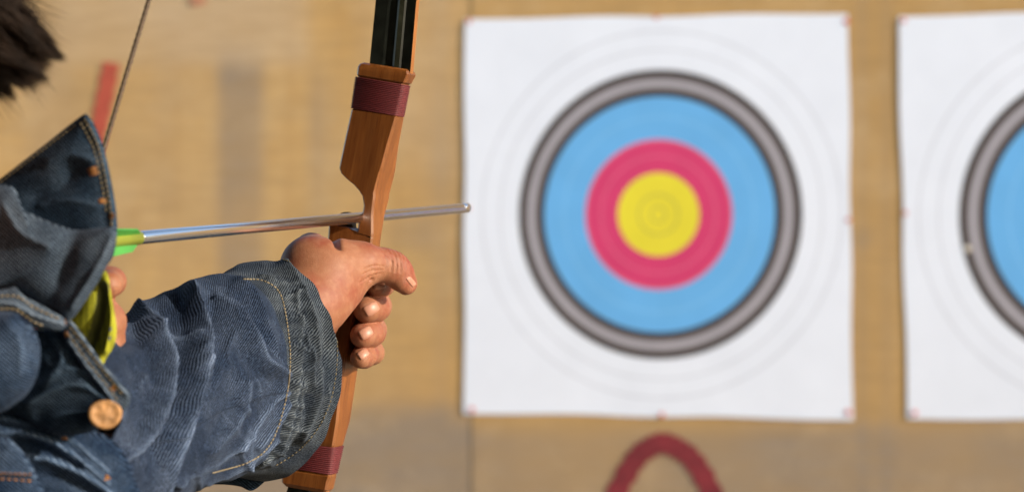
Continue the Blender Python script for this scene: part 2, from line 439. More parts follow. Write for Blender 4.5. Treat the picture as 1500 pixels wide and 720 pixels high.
# target faces
def flat(name, col, rough=.75, n=.05):
    t = NT(name); c = t.coord(); k = t.noise(c, 7, 4)
    lo = tuple(x * (1 - n) for x in col); hi = tuple(min(.92, x * (1 + n)) for x in col)
    t.set(Base_Color=t.ramp(k, [(.3, lo), (.7, hi)]), Roughness=rough); return t.m
M['paper'] = flat('white_paper', (.81, .83, .90), .8, .025)
M['line'] = flat('grey_print', (.68, .69, .75))
M['gold'] = flat('yellow_print', (.80, .67, .030)); M['gold_line'] = flat('dull_gold_print', (.50, .43, .06))
M['red'] = flat('crimson_print', (.66, .040, .145)); M['red_line'] = flat('rose_print', (.74, .15, .25))
M['blue'] = flat('sky_blue_print', (.14, .43, .78)); M['blue_line'] = flat('light_blue_print', (.20, .50, .82))
M['grey'] = flat('faded_black_print', (.30, .27, .285)); M['black'] = flat('brown_black_print', (.036, .020, .012))
M['grey_line'] = flat('pale_grey_print', (.45, .42, .45))
M['pin'] = simple('red_pin', (.62, .16, .13), .4)
M['tack'] = simple('pale_tack', (.7, .62, .5), .4, .3)
def target(cx, cy, corners, label, pins, stains=()):
    c = np.array(W2(cx, cy)); cor = [np.array(W2(*p)) - c for p in corners]
    root = thing('target_face', wp(c[0], min(q[1] for q in cor) + c[1], .06), label, 'target', 'paper archery targets pinned to the backstop')
    angs = sorted([math.atan2(q[1], q[0]) for q in cor] + [2 * math.pi * i / 128 - math.pi for i in range(128)])
    angs = [a for i, a in enumerate(angs) if i == 0 or a - angs[i - 1] > 1e-4]
    def edge(a):
        d = np.array([math.cos(a), math.sin(a)]); best = 1e9
        for i in range(4):
            p, q = cor[i], cor[(i + 1) % 4]; m = np.array([[d[0], p[0] - q[0]], [d[1], p[1] - q[1]]])
            if abs(np.linalg.det(m)) < 1e-9: continue
            t_, u_ = np.linalg.solve(m, p)
            if t_ > 0 and -1e-6 <= u_ <= 1 + 1e-6: best = min(best, t_)
        return best
    ed = [edge(a) for a in angs]
    def surf(x, z):
        p = np.array([[x * .8, z * .8, cx * .01]])
        rr = math.hypot(x, z)
        return .0078 + .0010 * fbm(p, 5, 2)[0] 
    def piece(name, bands, rmax=None):
        mb = MB(); n = len(angs)
        for (r0, r1, mi) in bands:
            sub = 3 if r1 is None or r1 - r0 > .03 else 1
            v = []; rows = sub + 1
            for k in range(rows):
                for a, e in zip(angs, ed):
                    rr = r0 + ((e if r1 is None else r1) - r0) * k / sub
                    if r1 is None and k == sub: rr *= 1 + .004 * math.sin(a * 9 + cx)
                    x, z = rr * math.cos(a), rr * math.sin(a); v.append(wp(c[0] + x, c[1] + z, surf(x, z)))
            f = []
            for k in range(rows - 1):
                for i in range(n):
                    i2 = (i + 1) % n; f.append((k * n + i, k * n + i2, (k + 1) * n + i2, (k + 1) * n + i))
            mb.add(v, f, mi)
        return mb.mesh(name)
    E = 0
    link('paper', piece('paper', [(.454, .512, 0), (.512, .519, 1), (.519, .572, 0), (.572, .580, 1), (.580, None, 0)]), root, ['paper', 'line'])
    link('black_ring', piece('black_ring', [(.370, .393, 1), (.393, .408, 0), (.408, .416, 2), (.416, .430, 0), (.430, .454, 1)]), root, ['grey', 'black', 'grey_line'])
    link('blue_ring', piece('blue_ring', [(.236, .302, 0), (.302, .307, 1), (.307, .370, 0)]), root, ['blue', 'blue_line'])
    link('red_ring', piece('red_ring', [(.131, .181, 0), (.181, .185, 1), (.185, .230, 0), (.230, .236, 1)]), root, ['red', 'red_line'])
    link('gold_centre', piece('gold_centre', [(.0005, .022, 0), (.022, .027, 1), (.027, .060, 0), (.060, .065, 1), (.065, .131, 0)]), root, ['gold', 'gold_line'])
    for (px, py, r, mt) in pins:
        q = np.array(W2(px, py)); d = q - c
        v, f = ellipsoid(wp(q[0], q[1], surf(*d) + .0012), (T, UP, NRM), (r, r, r * .25), 14, 8)
        link('pin', mesh('pin', v, f), root, [mt])
    return root
target(965, 314, [(682, 28), (1243, 20), (1250, 614), (681, 604)],
       'whole paper target face with yellow centre pinned beside the arrow tip',
       [(688, 32, 0.0077, 'pin'), (962, 26, 0.0070, 'pin'), (1240, 32, 0.0091, 'pin'), (1243, 322, 0.0070, 'pin'), (1243, 603, 0.0098, 'pin'), (970, 607, 0.0084, 'pin'), (692, 599, 0.0091, 'pin'), (687, 305, 0.0056, 'pin')])
target(1630, 316, [(1316, 24), (1890, 12), (1905, 618), (1330, 612)],
       'paper target face cut off by the right edge of the picture',
       [(1324, 31, 0.0077, 'pin'), (1326, 312, 0.0070, 'pin'), (1340, 604, 0.0091, 'pin'), (1417, 364, .010, 'tack')])

# ================================================================== BOW
B0 = P(545, 330, 1.80)
def belly(px, py, back=0.0):            # point on the plane of the bow's belly face, then `back` metres towards the target
    d = P(px, py, 1.0) - np.array([0, 0, CAMZ]); k = ((B0 - [0, 0, CAMZ]) @ W) / (d @ W)
    return np.array([0, 0, CAMZ]) + k * d + back * W
bow = thing('recurve_bow', belly(505, 560), 'wooden recurve bow with red thread windings gripped in the hand', 'bow')
BV = nrm(belly(575, 50) - belly(455, 690)); BU = nrm(np.cross(W, BV))
if BU[0] < 0: BU = -BU
def grain(v): 
    v = np.asarray(v) - B0; return np.stack([v @ BU, v @ BV, v @ W], 1)
def loft_rect(st, ch=.0014, capends=True):
    """st: (left px, right px, depth, front inset)"""
    v = []; f = []; n = 8
    for (L, Rt, d, fr) in st:
        l0, r0 = belly(*L, fr), belly(*Rt, fr); l1, r1 = l0 + W * d, r0 + W * d
        x = nrm(r0 - l0); c_ = min(ch, d * .35, np.linalg.norm(r0 - l0) * .35)
        v += [l0 + x * c_, r0 - x * c_, r0 + W * c_, r1 - W * c_, r1 - x * c_, l1 + x * c_, l1 - W * c_, l0 + W * c_]
    for i in range(len(st) - 1):
        for k in range(n):
            k2 = (k + 1) % n; f.append((i * n + k, i * n + k2, (i + 1) * n + k2, (i + 1) * n + k))
    if capends: f.append(tuple(range(n))); f.append(tuple((len(st) - 1) * n + k for k in range(n))[::-1])
    return v, f
def densify(st, step=5):
    out = []
    for a, b in zip(st[:-1], st[1:]):
        n = max(1, int(max(abs(a[0][1] - b[0][1]), abs(a[1][1] - b[1][1])) / step))
        for k in range(n):
            t_ = k / n; out.append(tuple([tuple(np.array(a[i]) * (1 - t_) + np.array(b[i]) * t_) for i in (0, 1)] + [a[2] * (1 - t_) + b[2] * t_, a[3] * (1 - t_) + b[3] * t_]))
    out.append(st[-1]); return out
RS = [((530, 91), (594, 101), .010, .003), ((526, 93), (597, 104), .015, .001), ((523, 98), (598, 109), .017, 0), ((522, 109), (593, 121), .015, 0), ((523, 112), (590, 123), .013, .001),
      ((516, 159), (580, 170), .015, .001), ((514, 161), (581, 171), .016, 0),
      ((505, 202), (569, 211), .022, 0), ((497, 240), (559, 248), .029, 0), ((496, 246), (557, 253), .030, 0), ((499, 254), (555, 260), .031, 0), ((507, 262), (553, 267), .031, 0), ((518, 271), (551, 275), .031, 0),
      ((525, 279), (549, 282), .031, 0), ((530, 287), (549, 289), .030, 0), ((532, 301), (547, 303), .028, 0), ((530, 312), (546, 314), .025, 0), ((526, 320), (546, 323), .023, 0), ((524, 329), (546, 332), .021, 0),
      ((523, 338), (546, 341), .019, 0), ((520, 343), (546, 345), .018, 0), ((516, 342), (545.5, 347), .018, 0), ((513, 337), (545.5, 349), .018, 0), ((508, 332.5), (545.5, 350), .018, 0), ((481, 327), (545, 352), .018, 0),
      ((479, 357), (544, 363), .018, 0), ((484, 385), (538, 392), .020, 0), ((480, 420), (527, 425), .022, 0), ((474, 460), (519, 465), .026, 0), ((462, 510), (508, 515), .028, 0),
      ((447, 568), (498.5, 575), .029, 0), ((435, 612), (494, 619), .026, 0), ((426, 645), (488.5, 653), .020, 0), ((425, 649), (487, 656), .018, .001), ((418, 685), (482, 696), .014, .001), ((416, 688), (482.5, 698), .015, 0),
      ((412, 694), (480, 705), .016, 0), ((412, 706), (478, 717), .015, 0), ((416, 712), (473, 722), .011, .002)]
v, f = loft_rect(densify(RS, 6))
me = mesh('riser', v, f); vec_attr(me, 'grain', grain(v)); riser = link('riser', me, bow, ['wood'], False)
riser.data.polygons.foreach_set('use_smooth', [True] * len(me.polygons))
try:
    me.set_sharp_from_angle(angle=math.radians(32))
except Exception: pass

def winding(a, b, turns, name='thread_winding'):
    st = []
    for i in range(turns * 4 + 1):
        t_ = i / (turns * 4); o = abs(math.sin(math.pi * turns * t_)) ** .6
        L = np.array(a[0]) * (1 - t_) + np.array(b[0]) * t_; Rr = np.array(a[1]) * (1 - t_) + np.array(b[1]) * t_
        d = a[2] * (1 - t_) + b[2] * t_
        e = 1.2 + o * 1.5                                    # px outwards
        jit = random.uniform(-.25, .25)
        st.append(((L[0] - e - jit, L[1]), (Rr[0] + e * .6 + jit, Rr[1]), d + e * .0010, .001 - e * .0005))
    v, f = loft_rect(st, .0022)
    me = mesh(name, v, f); o = link(name, me, bow, ['red_thread']); return o
winding(((521, 112), (590.5, 124), .0135), ((514.5, 158.5), (580, 170), .0155), 18)
winding(((425, 648), (488, 655), .0195), ((418, 684), (482.5, 695), .0145), 14)

def limb(name, pts_px, tipv, sign):
    """black laminated limb leaving the riser; cross-section with a recessed centre groove"""
    stations = []
    for (L, Rt, fr) in pts_px:
        stations.append((belly(*L, fr), belly(*Rt, fr)))
    l, r = stations[-1]; c0 = (l + r) / 2; d0 = nrm(c0 - (stations[0][0] + stations[0][1]) / 2)
    x0 = nrm(r - l); tip = np.asarray(tipv); w0 = np.linalg.norm(r - l)
    mid = c0 + d0 * .32 - W * .01
    for k in range(1, 25):
        t_ = k / 24; p = (1 - t_) ** 2 * c0 + 2 * t_ * (1 - t_) * mid + t_ * t_ * tip
        p = p + W * .03 * max(0, t_ - .75) ** 2 * 16 * .5
        w_ = w0 * (1 - .62 * t_); stations.append((p - x0 * w_ / 2, p + x0 * w_ / 2))
    prof = [(0, 0), (.30, .0004), (.36, .0009), (.54, .0010), (.60, -.0003), (.72, -.0003), (.76, .0007), (1, 0)]
    v = []; f = []; mi = []; n = len(prof) + 2
    for l, r in stations:
        for (u, dz) in prof: v.append(l + (r - l) * u + W * dz)
        v.append(r + W * .0062); v.append(l + W * .0062)
    for i in range(len(stations) - 1):
        for k in range(n):
            k2 = (k + 1) % n; f.append((i * n + k, i * n + k2, (i + 1) * n + k2, (i + 1) * n + k))
            mi.append(2 if k == 4 else (1 if k == len(prof) - 1 else 0))
    f.append(tuple(range(n))); f.append(tuple((len(stations) - 1) * n + k for k in range(n))[::-1]); mi += [0, 0]
    me = mesh(name, v, f); me.polygons.foreach_set('material_index', mi)
    return link(name, me, bow, ['limb', 'limb_side', 'limb_pale'], False)
TIP_U = P(570, -1158, 1.60); TIP_L = P(330, 1930, 1.62)
limb('limb', [((538, 97), (598, 107), .004), ((549, 0), (608, 6), .002), ((552, -30), (612, -25), .002)], TIP_U, 1)
limb('limb', [((420, 708), (476, 716), .004), ((412, 740), (468, 748), .003)], TIP_L, -1)
# arrow rest: small leather lip on the shelf
mb = MB()
a0 = belly(482, 327, .001)
pts = [belly(482, 322, .016), belly(487, 314.5, .018), belly(497, 313, .019), belly(507, 316.5, .020)]
for dd, rr in ((0, .0016),):
    v, f = tube(smooth_poly(pts, 5), .0017, 10); mb.add(v, f)
pr = [belly(*p, .010) for p in ((480.5, 329), (482, 320), (487, 314.5), (497, 313), (507, 316.5), (509, 333))]
pr2 = [p + W * .008 for p in pr]
mb.add(pr + pr2, [(5, 4, 3, 2, 1, 0), (6, 7, 8, 9, 10, 11)] + [(i, (i + 1) % 6, 6 + (i + 1) % 6, 6 + i) for i in range(6)])
link('arrow_rest', mb.mesh('arrow_rest'), bow, ['leather'], False)
pl = [belly(*p, -.0007) for p in ((481.5, 334), (504, 339), (515, 347), (521, 346), (520, 354), (505, 351), (481, 350))]
# string
NOCK = P(110, 356.5, 1.394)
v1, f1 = tube([TIP_U + (NOCK - TIP_U) * k / 40 for k in range(41)], .00135, 8)
v2, f2 = tube([NOCK + (TIP_L - NOCK) * k / 40 for k in range(41)], .00135, 8)
mb = MB(); mb.add(v1, f1); mb.add(v2, f2)
for k in range(900):                     # twisted strands around the upper run
    pass
tw = []
dU = TIP_U - NOCK; LU = np.linalg.norm(dU); xx, yy, _ = frame(dU)
for j in range(2):
    pts = []
    for k in range(420):
        t_ = k / 419 * .5; a = 2 * math.pi * (t_ * LU / .009) + j * math.pi
        pts.append(NOCK + dU * t_ + .0007 * (math.cos(a) * xx + math.sin(a) * yy))
    v, f = tube(pts, .00095, 6); mb.add(v, f)
link('bowstring', mb.mesh('bowstring'), bow, ['string'])

# ================================================================== ARROW
A_t = P(684, 304.2, 2.033); A_n = NOCK
AD = nrm(A_t - A_n); AL = np.linalg.norm(A_t - A_n)
arrow = thing('arrow', A_n, 'silver aluminium arrow with green vanes resting on the drawn bow', 'arrow')
SR = .0041
def lathe(prof, org, d, n=20):
    x, y, _ = frame(d); v = []; f = []
    for (s, r) in prof:
        for k in range(n):
            a = 2 * math.pi * k / n; v.append(org + d * s + r * (math.cos(a) * x + math.sin(a) * y))
    for i in range(len(prof) - 1):
        for k in range(n):
            k2 = (k + 1) % n; f.append((i * n + k, (i + 1) * n + k, (i + 1) * n + k2, i * n + k2))
    f.append(tuple(range(n))); f.append(tuple((len(prof) - 1) * n + k for k in range(n))[::-1])
    return v, f
d203 = 1 / (1 / 1.394 + (1 / 2.033 - 1 / 1.394) * (203 - 110) / (684 - 110))
s203 = np.linalg.norm(P(203, 350, d203) - A_n)
v, f = lathe([(s203, SR * .98), (s203 + .0005, SR), (AL - .014, SR)], A_n, AD, 28); link('shaft', mesh('shaft', v, f), arrow, ['alu'])
v, f = lathe([(AL - .0138, SR * .96), (AL - .0134, SR), (AL - .0006, SR), (AL, SR * .9), (AL, SR * .55), (AL - .0012, SR * .5)], A_n, AD, 28); link('point', mesh('point', v, f), arrow, ['alu'])
v, f = lathe([(-.004, .002), (0, .0034), (.012, SR * 1.0), (s203 - .0006, SR * 1.08), (s203 - .0002, SR * .9)], A_n, AD, 24); link('tail_wrap', mesh('tail_wrap', v, f), arrow, ['vane_lime'])
ax_, ay_, _ = frame(AD)
for k, a in enumerate((math.radians(-78), math.radians(42), math.radians(162))):
    nd = math.cos(a) * nrm(np.cross(UP, AD)) * -1 + math.sin(a) * np.cross(AD, nrm(np.cross(UP, AD)))
    td = np.cross(AD, nd)
    prof = [(.018, SR), (.022, .009), (.030, .0104), (.045, .0096), (s203 - .012, .0082), (s203 - .003, SR)]
    v = []
    for sg in (-1, 1):
        v += [A_n + AD * s + nd * r + td * sg * .0006 for s, r in [(.018, SR * .9)] + prof[1:-1] + [(s203 - .003, SR * .9)]]
    n = len(prof)
    f = [tuple(range(n)), tuple(range(2 * n - 1, n - 1, -1))] + [(i, i + n, (i + 1) % n + n, (i + 1) % n) for i in range(n)]
    link('vane', mesh('vane', v, f), arrow, ['vane_green'], False)

# ================================================================== PERSON
TC = np.array([-.345, 1.22, 0])
person = thing('person', (TC[0], TC[1], 0), 'archer in a dark blue denim jacket drawing a wooden bow', 'person')
# ---- gripping hand
D = 1.80
hand = SDF(P(385, 480, 1.68) - [0.0, .03, .055], P(640, 330, 1.90) + [.0, .0, .0], .0008)
H = hand
c_ = lambda px, py, d: P(px, py, d)
# wrist / forearm end, palm mass
H.u(H.cap(c_(425, 470, 1.715), c_(468, 412, 1.752), .0265, .0275), 0)
H.u(H.cap(c_(452, 382, 1.745), c_(468, 372, 1.785), .0155, .0135), .012)
H.u(H.cap(c_(444, 384, 1.745), c_(452, 361, 1.775), .012, .0080), .012)
H.u(H.cap(c_(470, 442, 1.735), c_(497, 420, 1.755), .0195, .0165), .014)
H.u(H.cap(c_(478, 396, 1.745), c_(512, 392, 1.765), .0205, .0175), .012)
# outer hand block left of and beyond the grip
H.u(H.cap(c_(470, 400, 1.775), c_(470, 470, 1.79), .014, .014), .012)
# thumb
th = H.chain([(c_(500, 389, 1.757), .0175), (c_(532, 384.5, 1.765), .0132), (c_(560, 388, 1.775), .0116), (c_(578, 394, 1.780), .0116)], .006)
H.u(th, .010)
H.u(H.chain([(c_(574, 392, 1.779), .0116), (c_(586, 403, 1.784), .0100), (c_(596, 415, 1.787), .0078)], .004), .005)
H.u(H.cap(c_(588, 414, 1.779), c_(594, 420, 1.782), .0068, .0055), .004)
# fingers: round the far side of the grip, tips on the right
def finger(px, py, r, left, d_tip, side, dy=3):
    pts = [(c_(470, py - 8, 1.80), r * 1.05), (c_(488, py - 6, 1.852), r), (c_(545, py - 5, 1.862), r),
           (c_(px + side * .55, py - 2, 1.832), r * .97), (c_(px + side * .12, py, 1.806), r * .98), (c_(px - left, py + dy, d_tip), r * .86)]
    return H.chain(pts, .003)
fi = finger(556, 418, .0085, 6, 1.792, 12, 1)
fm = finger(547, 450, .0114, 10, 1.787, 8)
fr = finger(540, 488, .0108, 9, 1.788, 8)
fp = finger(533, 521, .0090, 5, 1.789, 3)
g = H.smin(H.smin(fi, fm, .0008), H.smin(fr, fp, .0008), .0008)
H.u(g, .0012)
# the web between thumb and the lump of the knuckle: a crease
H.carve(H.chain([(c_(482, 341, 1.80), .003), (c_(485, 348, 1.755), .003), (c_(494, 364, 1.737), .0015)], .003), .006)
H.carve(H.cap(c_(530, 413, 1.752), c_(545, 409, 1.755), .0010, .0008), .003)
# knuckle creases of the thumb
kn = c_(580, 380, 1.772); ad = nrm(c_(590, 392, 1.78) - c_(560, 378, 1.77))
dist = np.sqrt((H.X - kn[0]) ** 2 + ((H.Y - kn[1]) * .7) ** 2 + (H.Z - kn[2]) ** 2)
s_ = (H.X - kn[0]) * ad[0] + (H.Y - kn[1]) * ad[1] + (H.Z - kn[2]) * ad[2]
H.f = H.f + (.00042 * np.sin(s_ * 2 * math.pi / .0034 + 14 * (H.Z - kn[2]) / .02) * np.exp(-(dist / .0085) ** 2)).astype(np.float32)
for (px, py) in ((545, 400), (525, 405)):
    kn = c_(px, py, 1.752); dist = np.sqrt((H.X - kn[0]) ** 2 + ((H.Y - kn[1]) * .6) ** 2 + (H.Z - kn[2]) ** 2)
    s_ = (H.X - kn[0]) * .8 + (H.Z - kn[2]) * .5
    H.f = H.f + (.00009 * np.sin(s_ * 2 * math.pi / .0042) * np.exp(-(dist / .009) ** 2)).astype(np.float32)
hv, hf = H.mesh()
_b = BVHTree.FromPolygons([tuple(map(float, p)) for p in hv], [tuple(map(int, q)) for q in hf])
def skin_hit(x, y):
    d = Vector(P(x, y, 1.0)) - Vector((0, 0, CAMZ)); d.normalize(); l_ = _b.ray_cast(Vector((0, 0, CAMZ)), d)[0]
    return None if l_ is None else np.array(l_)
for poly, r_ in (([(526, 414), (540, 406), (558, 400)], .0007), ([(530, 402), (544, 396), (560, 395)], .0006), ([(534, 394), (548, 389), (562, 390)], .0005), ([(568, 372), (574, 384), (572, 396)], .0007),
                 ([(574, 374), (581, 385), (579, 398)], .0007), ([(580, 378), (587, 388), (586, 398)], .0006), ([(562, 370), (566, 382), (564, 394)], .0005)):
    hp = [h_ for h_ in (skin_hit(*q) for q in smooth_poly(poly, 4)) if h_ is not None]
    for a, b in zip(hp[:-1], hp[1:]):
        if np.linalg.norm(b - a) < .012: H.carve(H.cap(a, b, r_ * .45), .0012)
hv, hf = H.mesh()
mbody = MB(); mbody.add(hv, hf, 0)
bvh_hand = BVHTree.FromPolygons([tuple(map(float, p)) for p in hv], [tuple(map(int, q)) for q in hf])
CAM = Vector((0, 0, CAMZ))
def hit(bvh, px, py):
    d = Vector(P(px, py, 1.0)) - CAM; d.normalize(); loc, n, i, dd = bvh.ray_cast(CAM, d)
    return (None, None) if loc is None else (np.array(loc), np.array(n))
def nail(cx, cy, ang, a, b, tipx=0):
    """nail plate laid on the finger surface: a half-length px, b half-width px, ang direction of the tip in the picture"""
    vs = []; na, nb = 14, 12; ca, sa = math.cos(ang), math.sin(ang)
    for i in range(na + 1):
        for j in range(nb + 1):
            u = -1 + 2 * i / na; w = -1 + 2 * j / nb
            ww = w * (1 - .34 * max(0, -u) ** 3 - .16 * max(0, u) ** 4)
            x = cx + a * u * ca - b * ww * sa; y = cy + a * u * sa + b * ww * ca
            p, n_ = hit(bvh_hand, x, y)
            if p is None: return
            if n_ @ (p - np.array(CAM)) > 0: n_ = -n_
            edge = max(abs(u), abs(w)); vs.append(p + n_ * (.0009 * (1 - .35 * w * w) if edge < .99 else -.0003))
    f = [(i * (nb + 1) + j, (i + 1) * (nb + 1) + j, (i + 1) * (nb + 1) + j + 1, i * (nb + 1) + j + 1) for i in range(na) for j in range(nb)]
    V = np.array(vs).reshape(na + 1, nb + 1, 3); 
    for _ in range(1): V[1:-1, 1:-1] = .5 * V[1:-1, 1:-1] + .125 * (V[:-2, 1:-1] + V[2:, 1:-1] + V[1:-1, :-2] + V[1:-1, 2:])
    mbody.add(V.reshape(-1, 3), f, 1)
nail(544, 452, math.radians(150), 11.5, 9)
nail(536, 487, math.radians(150), 10.5, 8.5)
nail(532, 518, math.radians(145), 8.5, 7)
nail(556, 419, math.radians(170), 9, 5)
nail(602, 412, math.radians(50), 8.5, 4.2)

# ---- drawing hand (three fingers on the string)
S = SDF(P(60, 600, 1.36) - [.02, .06, .02], P(215, 370, 1.50) + [0, .02, .0], .0012)
S.u(S.cap(P(60, 500, 1.43), P(118, 480, 1.455), .026, .026), 0)
for (px, py, r) in ((163, 412, .0085), (160, 470, .0095), (160, 505, .0092), (161, 544, .0085)):
    S.u(S.chain([(P(112, py, 1.445), r * 1.1), (P(px - 14, py - 2, 1.46), r), (P(px, py, 1.46), r), (P(px - 4, py + 5, 1.445), r * .95)], .003), .004)
v, f = S.mesh(); mbody.add(v, f, 0)

# ---- head, neck, torso, arms (inside the clothes)
HC = np.array([-.352, 1.245, 1.530])
B = SDF([-.60, .86, .84], [-.13, 1.80, 1.66], .006)
axh = (R, W, UP)
B.u(B.ell(HC + [0, 0, .025] - W * .012, axh, (.074, .093, .088)), 0)
B.u(B.ell(HC - UP * .045 + W * .022, axh, (.058, .066, .066)), .03)
B.u(B.ell(HC - UP * .092 + W * .052, axh, (.026, .024, .020)), .03)
B.u(B.cap(HC + W * .088 + UP * .005, HC + W * .104 - UP * .032, .009, .014), .014)         # nose
B.u(B.cap(HC + W * .090 - UP * .066 - R * .016, HC + W * .090 - UP * .066 + R * .016, .007), .006)
for sg in (-1, 1):
    B.carve(B.ell(HC + W * .090 + R * sg * .031, axh, (.017, .010, .009)), .012)
    B.u(B.ell(HC + R * sg * .077 - W * .010 - UP * .008, axh, (.009, .020, .031)), .008)   # ears
B.u(B.cap(HC - UP * .06 - W * .02, TC + UP * 1.36, .052, .056), .03)
B.u(B.cap(TC + UP * 1.27 - W * .14 - R * .03, TC + UP * 1.25 + W * .10 - R * .04, .045), .04)
B.u(B.ell(TC + UP * 1.08 - R * .02, axh, (.090, .135, .21)), .03)
B.u(B.ell(TC + UP * .93, axh, (.10, .14, .14)), .05)
SHL = TC + UP * 1.26 + W * .11 - R * .04; SHR = TC + UP * 1.28 - W * .15 - R * .03
EL = P(170, 645, 1.53)
B.u(B.chain([(SHL, .042), (P(20, 690, 1.40), .040), (EL, .036), (P(425, 470, 1.715), .025)], .03), .03)
ELR = np.array([-.345, 1.13, 1.20]) - R * .10
B.u(B.chain([(SHR, .047), (ELR, .038), (P(60, 500, 1.43), .026)], .03), .03)
v, f = B.mesh(); mbody.add(v, f, 0)
for sg in (-1, 1):
    e = HC + W * .078 + R * sg * .030
    v, f = ellipsoid(e, axh, (.0105, .0105, .0105), 16, 10); mbody.add(v, f, 2)
    v, f = ellipsoid(e + W * .0075, axh, (.0055, .0045, .0055), 12, 8); mbody.add(v, f, 3)
M['eye'] = simple('eye_white', (.75, .73, .7), .2, 0, .02); M['iris'] = simple('dark_iris', (.03, .018, .01), .15)
body = link('body', mbody.mesh('body'), person, ['skin', 'nail', 'eye', 'iris'])

# ---- hair: cap + separate strands
mb = MB()
capc = HC + UP * .030 - W * .014
v, f = ellipsoid(capc, axh, (.086, .102, .094), 40, 24)
keep = []
for q in f:
    p = np.mean([v[i] for i in q], 0) - HC
    if p[2] > .035 or (p @ W < .0 and p[2] > -.055): keep.append(q)
mb.add(v, keep)
for k in range(6500):
    th_ = random.uniform(0, 2 * math.pi); zz = random.uniform(-.25, 1)
    q = math.sqrt(max(0, 1 - zz * zz)); nl = np.array([q * math.cos(th_), q * math.sin(th_), zz])
    root = capc + R * nl[0] * .084 + W * nl[1] * .100 + UP * nl[2] * .092
    rel = root - HC
    if rel[2] < .02 and rel @ W > .0: continue
    out = nrm(R * nl[0] + W * nl[1] + UP * nl[2])
    L = random.uniform(.022, .042)
    flow = nrm(out * .9 - UP * (.35 + .25 * random.random()) + W * .35 + rng.normal(size=3) * .22)
    p1 = root + flow * L * .55; p2 = p1 + nrm(flow - UP * .35) * L * .6
    x, y, _ = frame(flow); r = .00042
    tri = []
    for pt, rr in ((root, r), (p1, r * .8)):
        for a in range(3): tri.append(pt + rr * (math.cos(a * 2.094) * x + math.sin(a * 2.094) * y))
    tri.append(p2)
    mb.add(tri, [(0, 1, 4, 3), (1, 2, 5, 4), (2, 0, 3, 5), (3, 4, 6), (4, 5, 6), (5, 3, 6)])
# fringe that sticks out sideways towards the string
def strand(px0, py0, px1, py1, d0, d1, bend, r=.00042):
    a = P(px0, py0, d0); b = P(px1, py1, d1); m = (a + b) / 2 + np.array([0, 0, bend])
    x, y, _ = frame(b - a); pts = []
    for t_, rr in ((0, r), (.35, r), (.7, r * .7)):
        pt = (1 - t_) ** 2 * a + 2 * t_ * (1 - t_) * m + t_ * t_ * b
        for k in range(3): pts.append(pt + rr * (math.cos(k * 2.094) * x + math.sin(k * 2.094) * y))
    pts.append(b)
    mb.add(pts, [(0, 1, 4, 3), (1, 2, 5, 4), (2, 0, 3, 5), (3, 4, 7, 6), (4, 5, 8, 7), (5, 3, 6, 8), (6, 7, 9), (7, 8, 9), (8, 6, 9)])
edge_pts = smooth_poly([(18, -60), (24, -20), (33, 10), (52, 38), (74, 58), (92, 74), (90, 88), (78, 104), (74, 116), (52, 128), (34, 138), (18, 148), (4, 152)], 8)
clumps = []
for j_ in range(95):
    i_ = random.randrange(len(edge_pts)); e = edge_pts[i_]; fr_ = i_ / len(edge_pts)
    bk = np.array([-random.uniform(70, 150), -random.uniform(40, 95) * (.35 + fr_)])
    clumps.append((e - nrm(bk) * random.uniform(-30, 9), bk, random.uniform(1.5, 5), 1.225 + random.gauss(0, .012)))
for k in range(5200):
    tq, bk, sp, dd = clumps[k % len(clumps)]
    tipq = tq + nrm(bk) * (random.random() ** 2) * 26 + np.array([random.gauss(0, sp), random.gauss(0, sp)])
    ro = tipq + bk + np.array([random.gauss(0, 12), random.gauss(0, 12)])
    strand(ro[0], ro[1], tipq[0], tipq[1], dd + random.gauss(0, .006), dd + random.gauss(0, .001), random.uniform(-.002, .006))
for k in range(1500):
    i = random.randrange(len(edge_pts)); e = edge_pts[i]; fr_ = i / len(edge_pts)
    back = np.array([-random.uniform(60, 150), -random.uniform(40, 95) * (.4 + fr_)])
    tipq = e + nrm(back) * (8 + random.random() ** 1.3 * 50) + np.array([random.gauss(0, 5), random.gauss(0, 5)])
    ro = tipq + back; dd = 1.235 + random.gauss(0, .010)
    strand(ro[0], ro[1], tipq[0], tipq[1], dd + random.gauss(0, .006), dd, random.uniform(-.002, .006))
link('hair', mb.mesh('hair'), person, ['hair'])

# ---- jacket: torso shell
J = SDF([-.64, .84, .86], [-.14, 1.62, 1.46], .008)
J.u(J.ell(TC + UP * 1.09 - R * .02, axh, (.125, .17, .26)), 0)
J.u(J.cap(TC + UP * 1.285 - W * .17 - R * .02, TC + UP * 1.265 + W * .11 - R * .03, .066), .05)
J.u(J.ell(TC + UP * .95, axh, (.135, .175, .10)), .06)
J.u(J.cap(TC + UP * 1.33, TC + UP * 1.385, .082, .075), .03)
v, f = J.mesh(); v = v + 0
p_ = np.asarray(v); nn = p_ - (TC + UP * 1.1); nn = nn / np.linalg.norm(nn, axis=1)[:, None]
v = p_ + nn * (fbm(p_ * [1, 1, 1.6], 16, 3) * .006)[:, None]
me = mesh('jacket', v, f); set_uv(me, np.stack([v @ R + v @ W, v[:, 2]], 1)); float_attr(me, 'wear', np.zeros(len(v)))
jacket = link('jacket', me, person, ['denim_blue'])

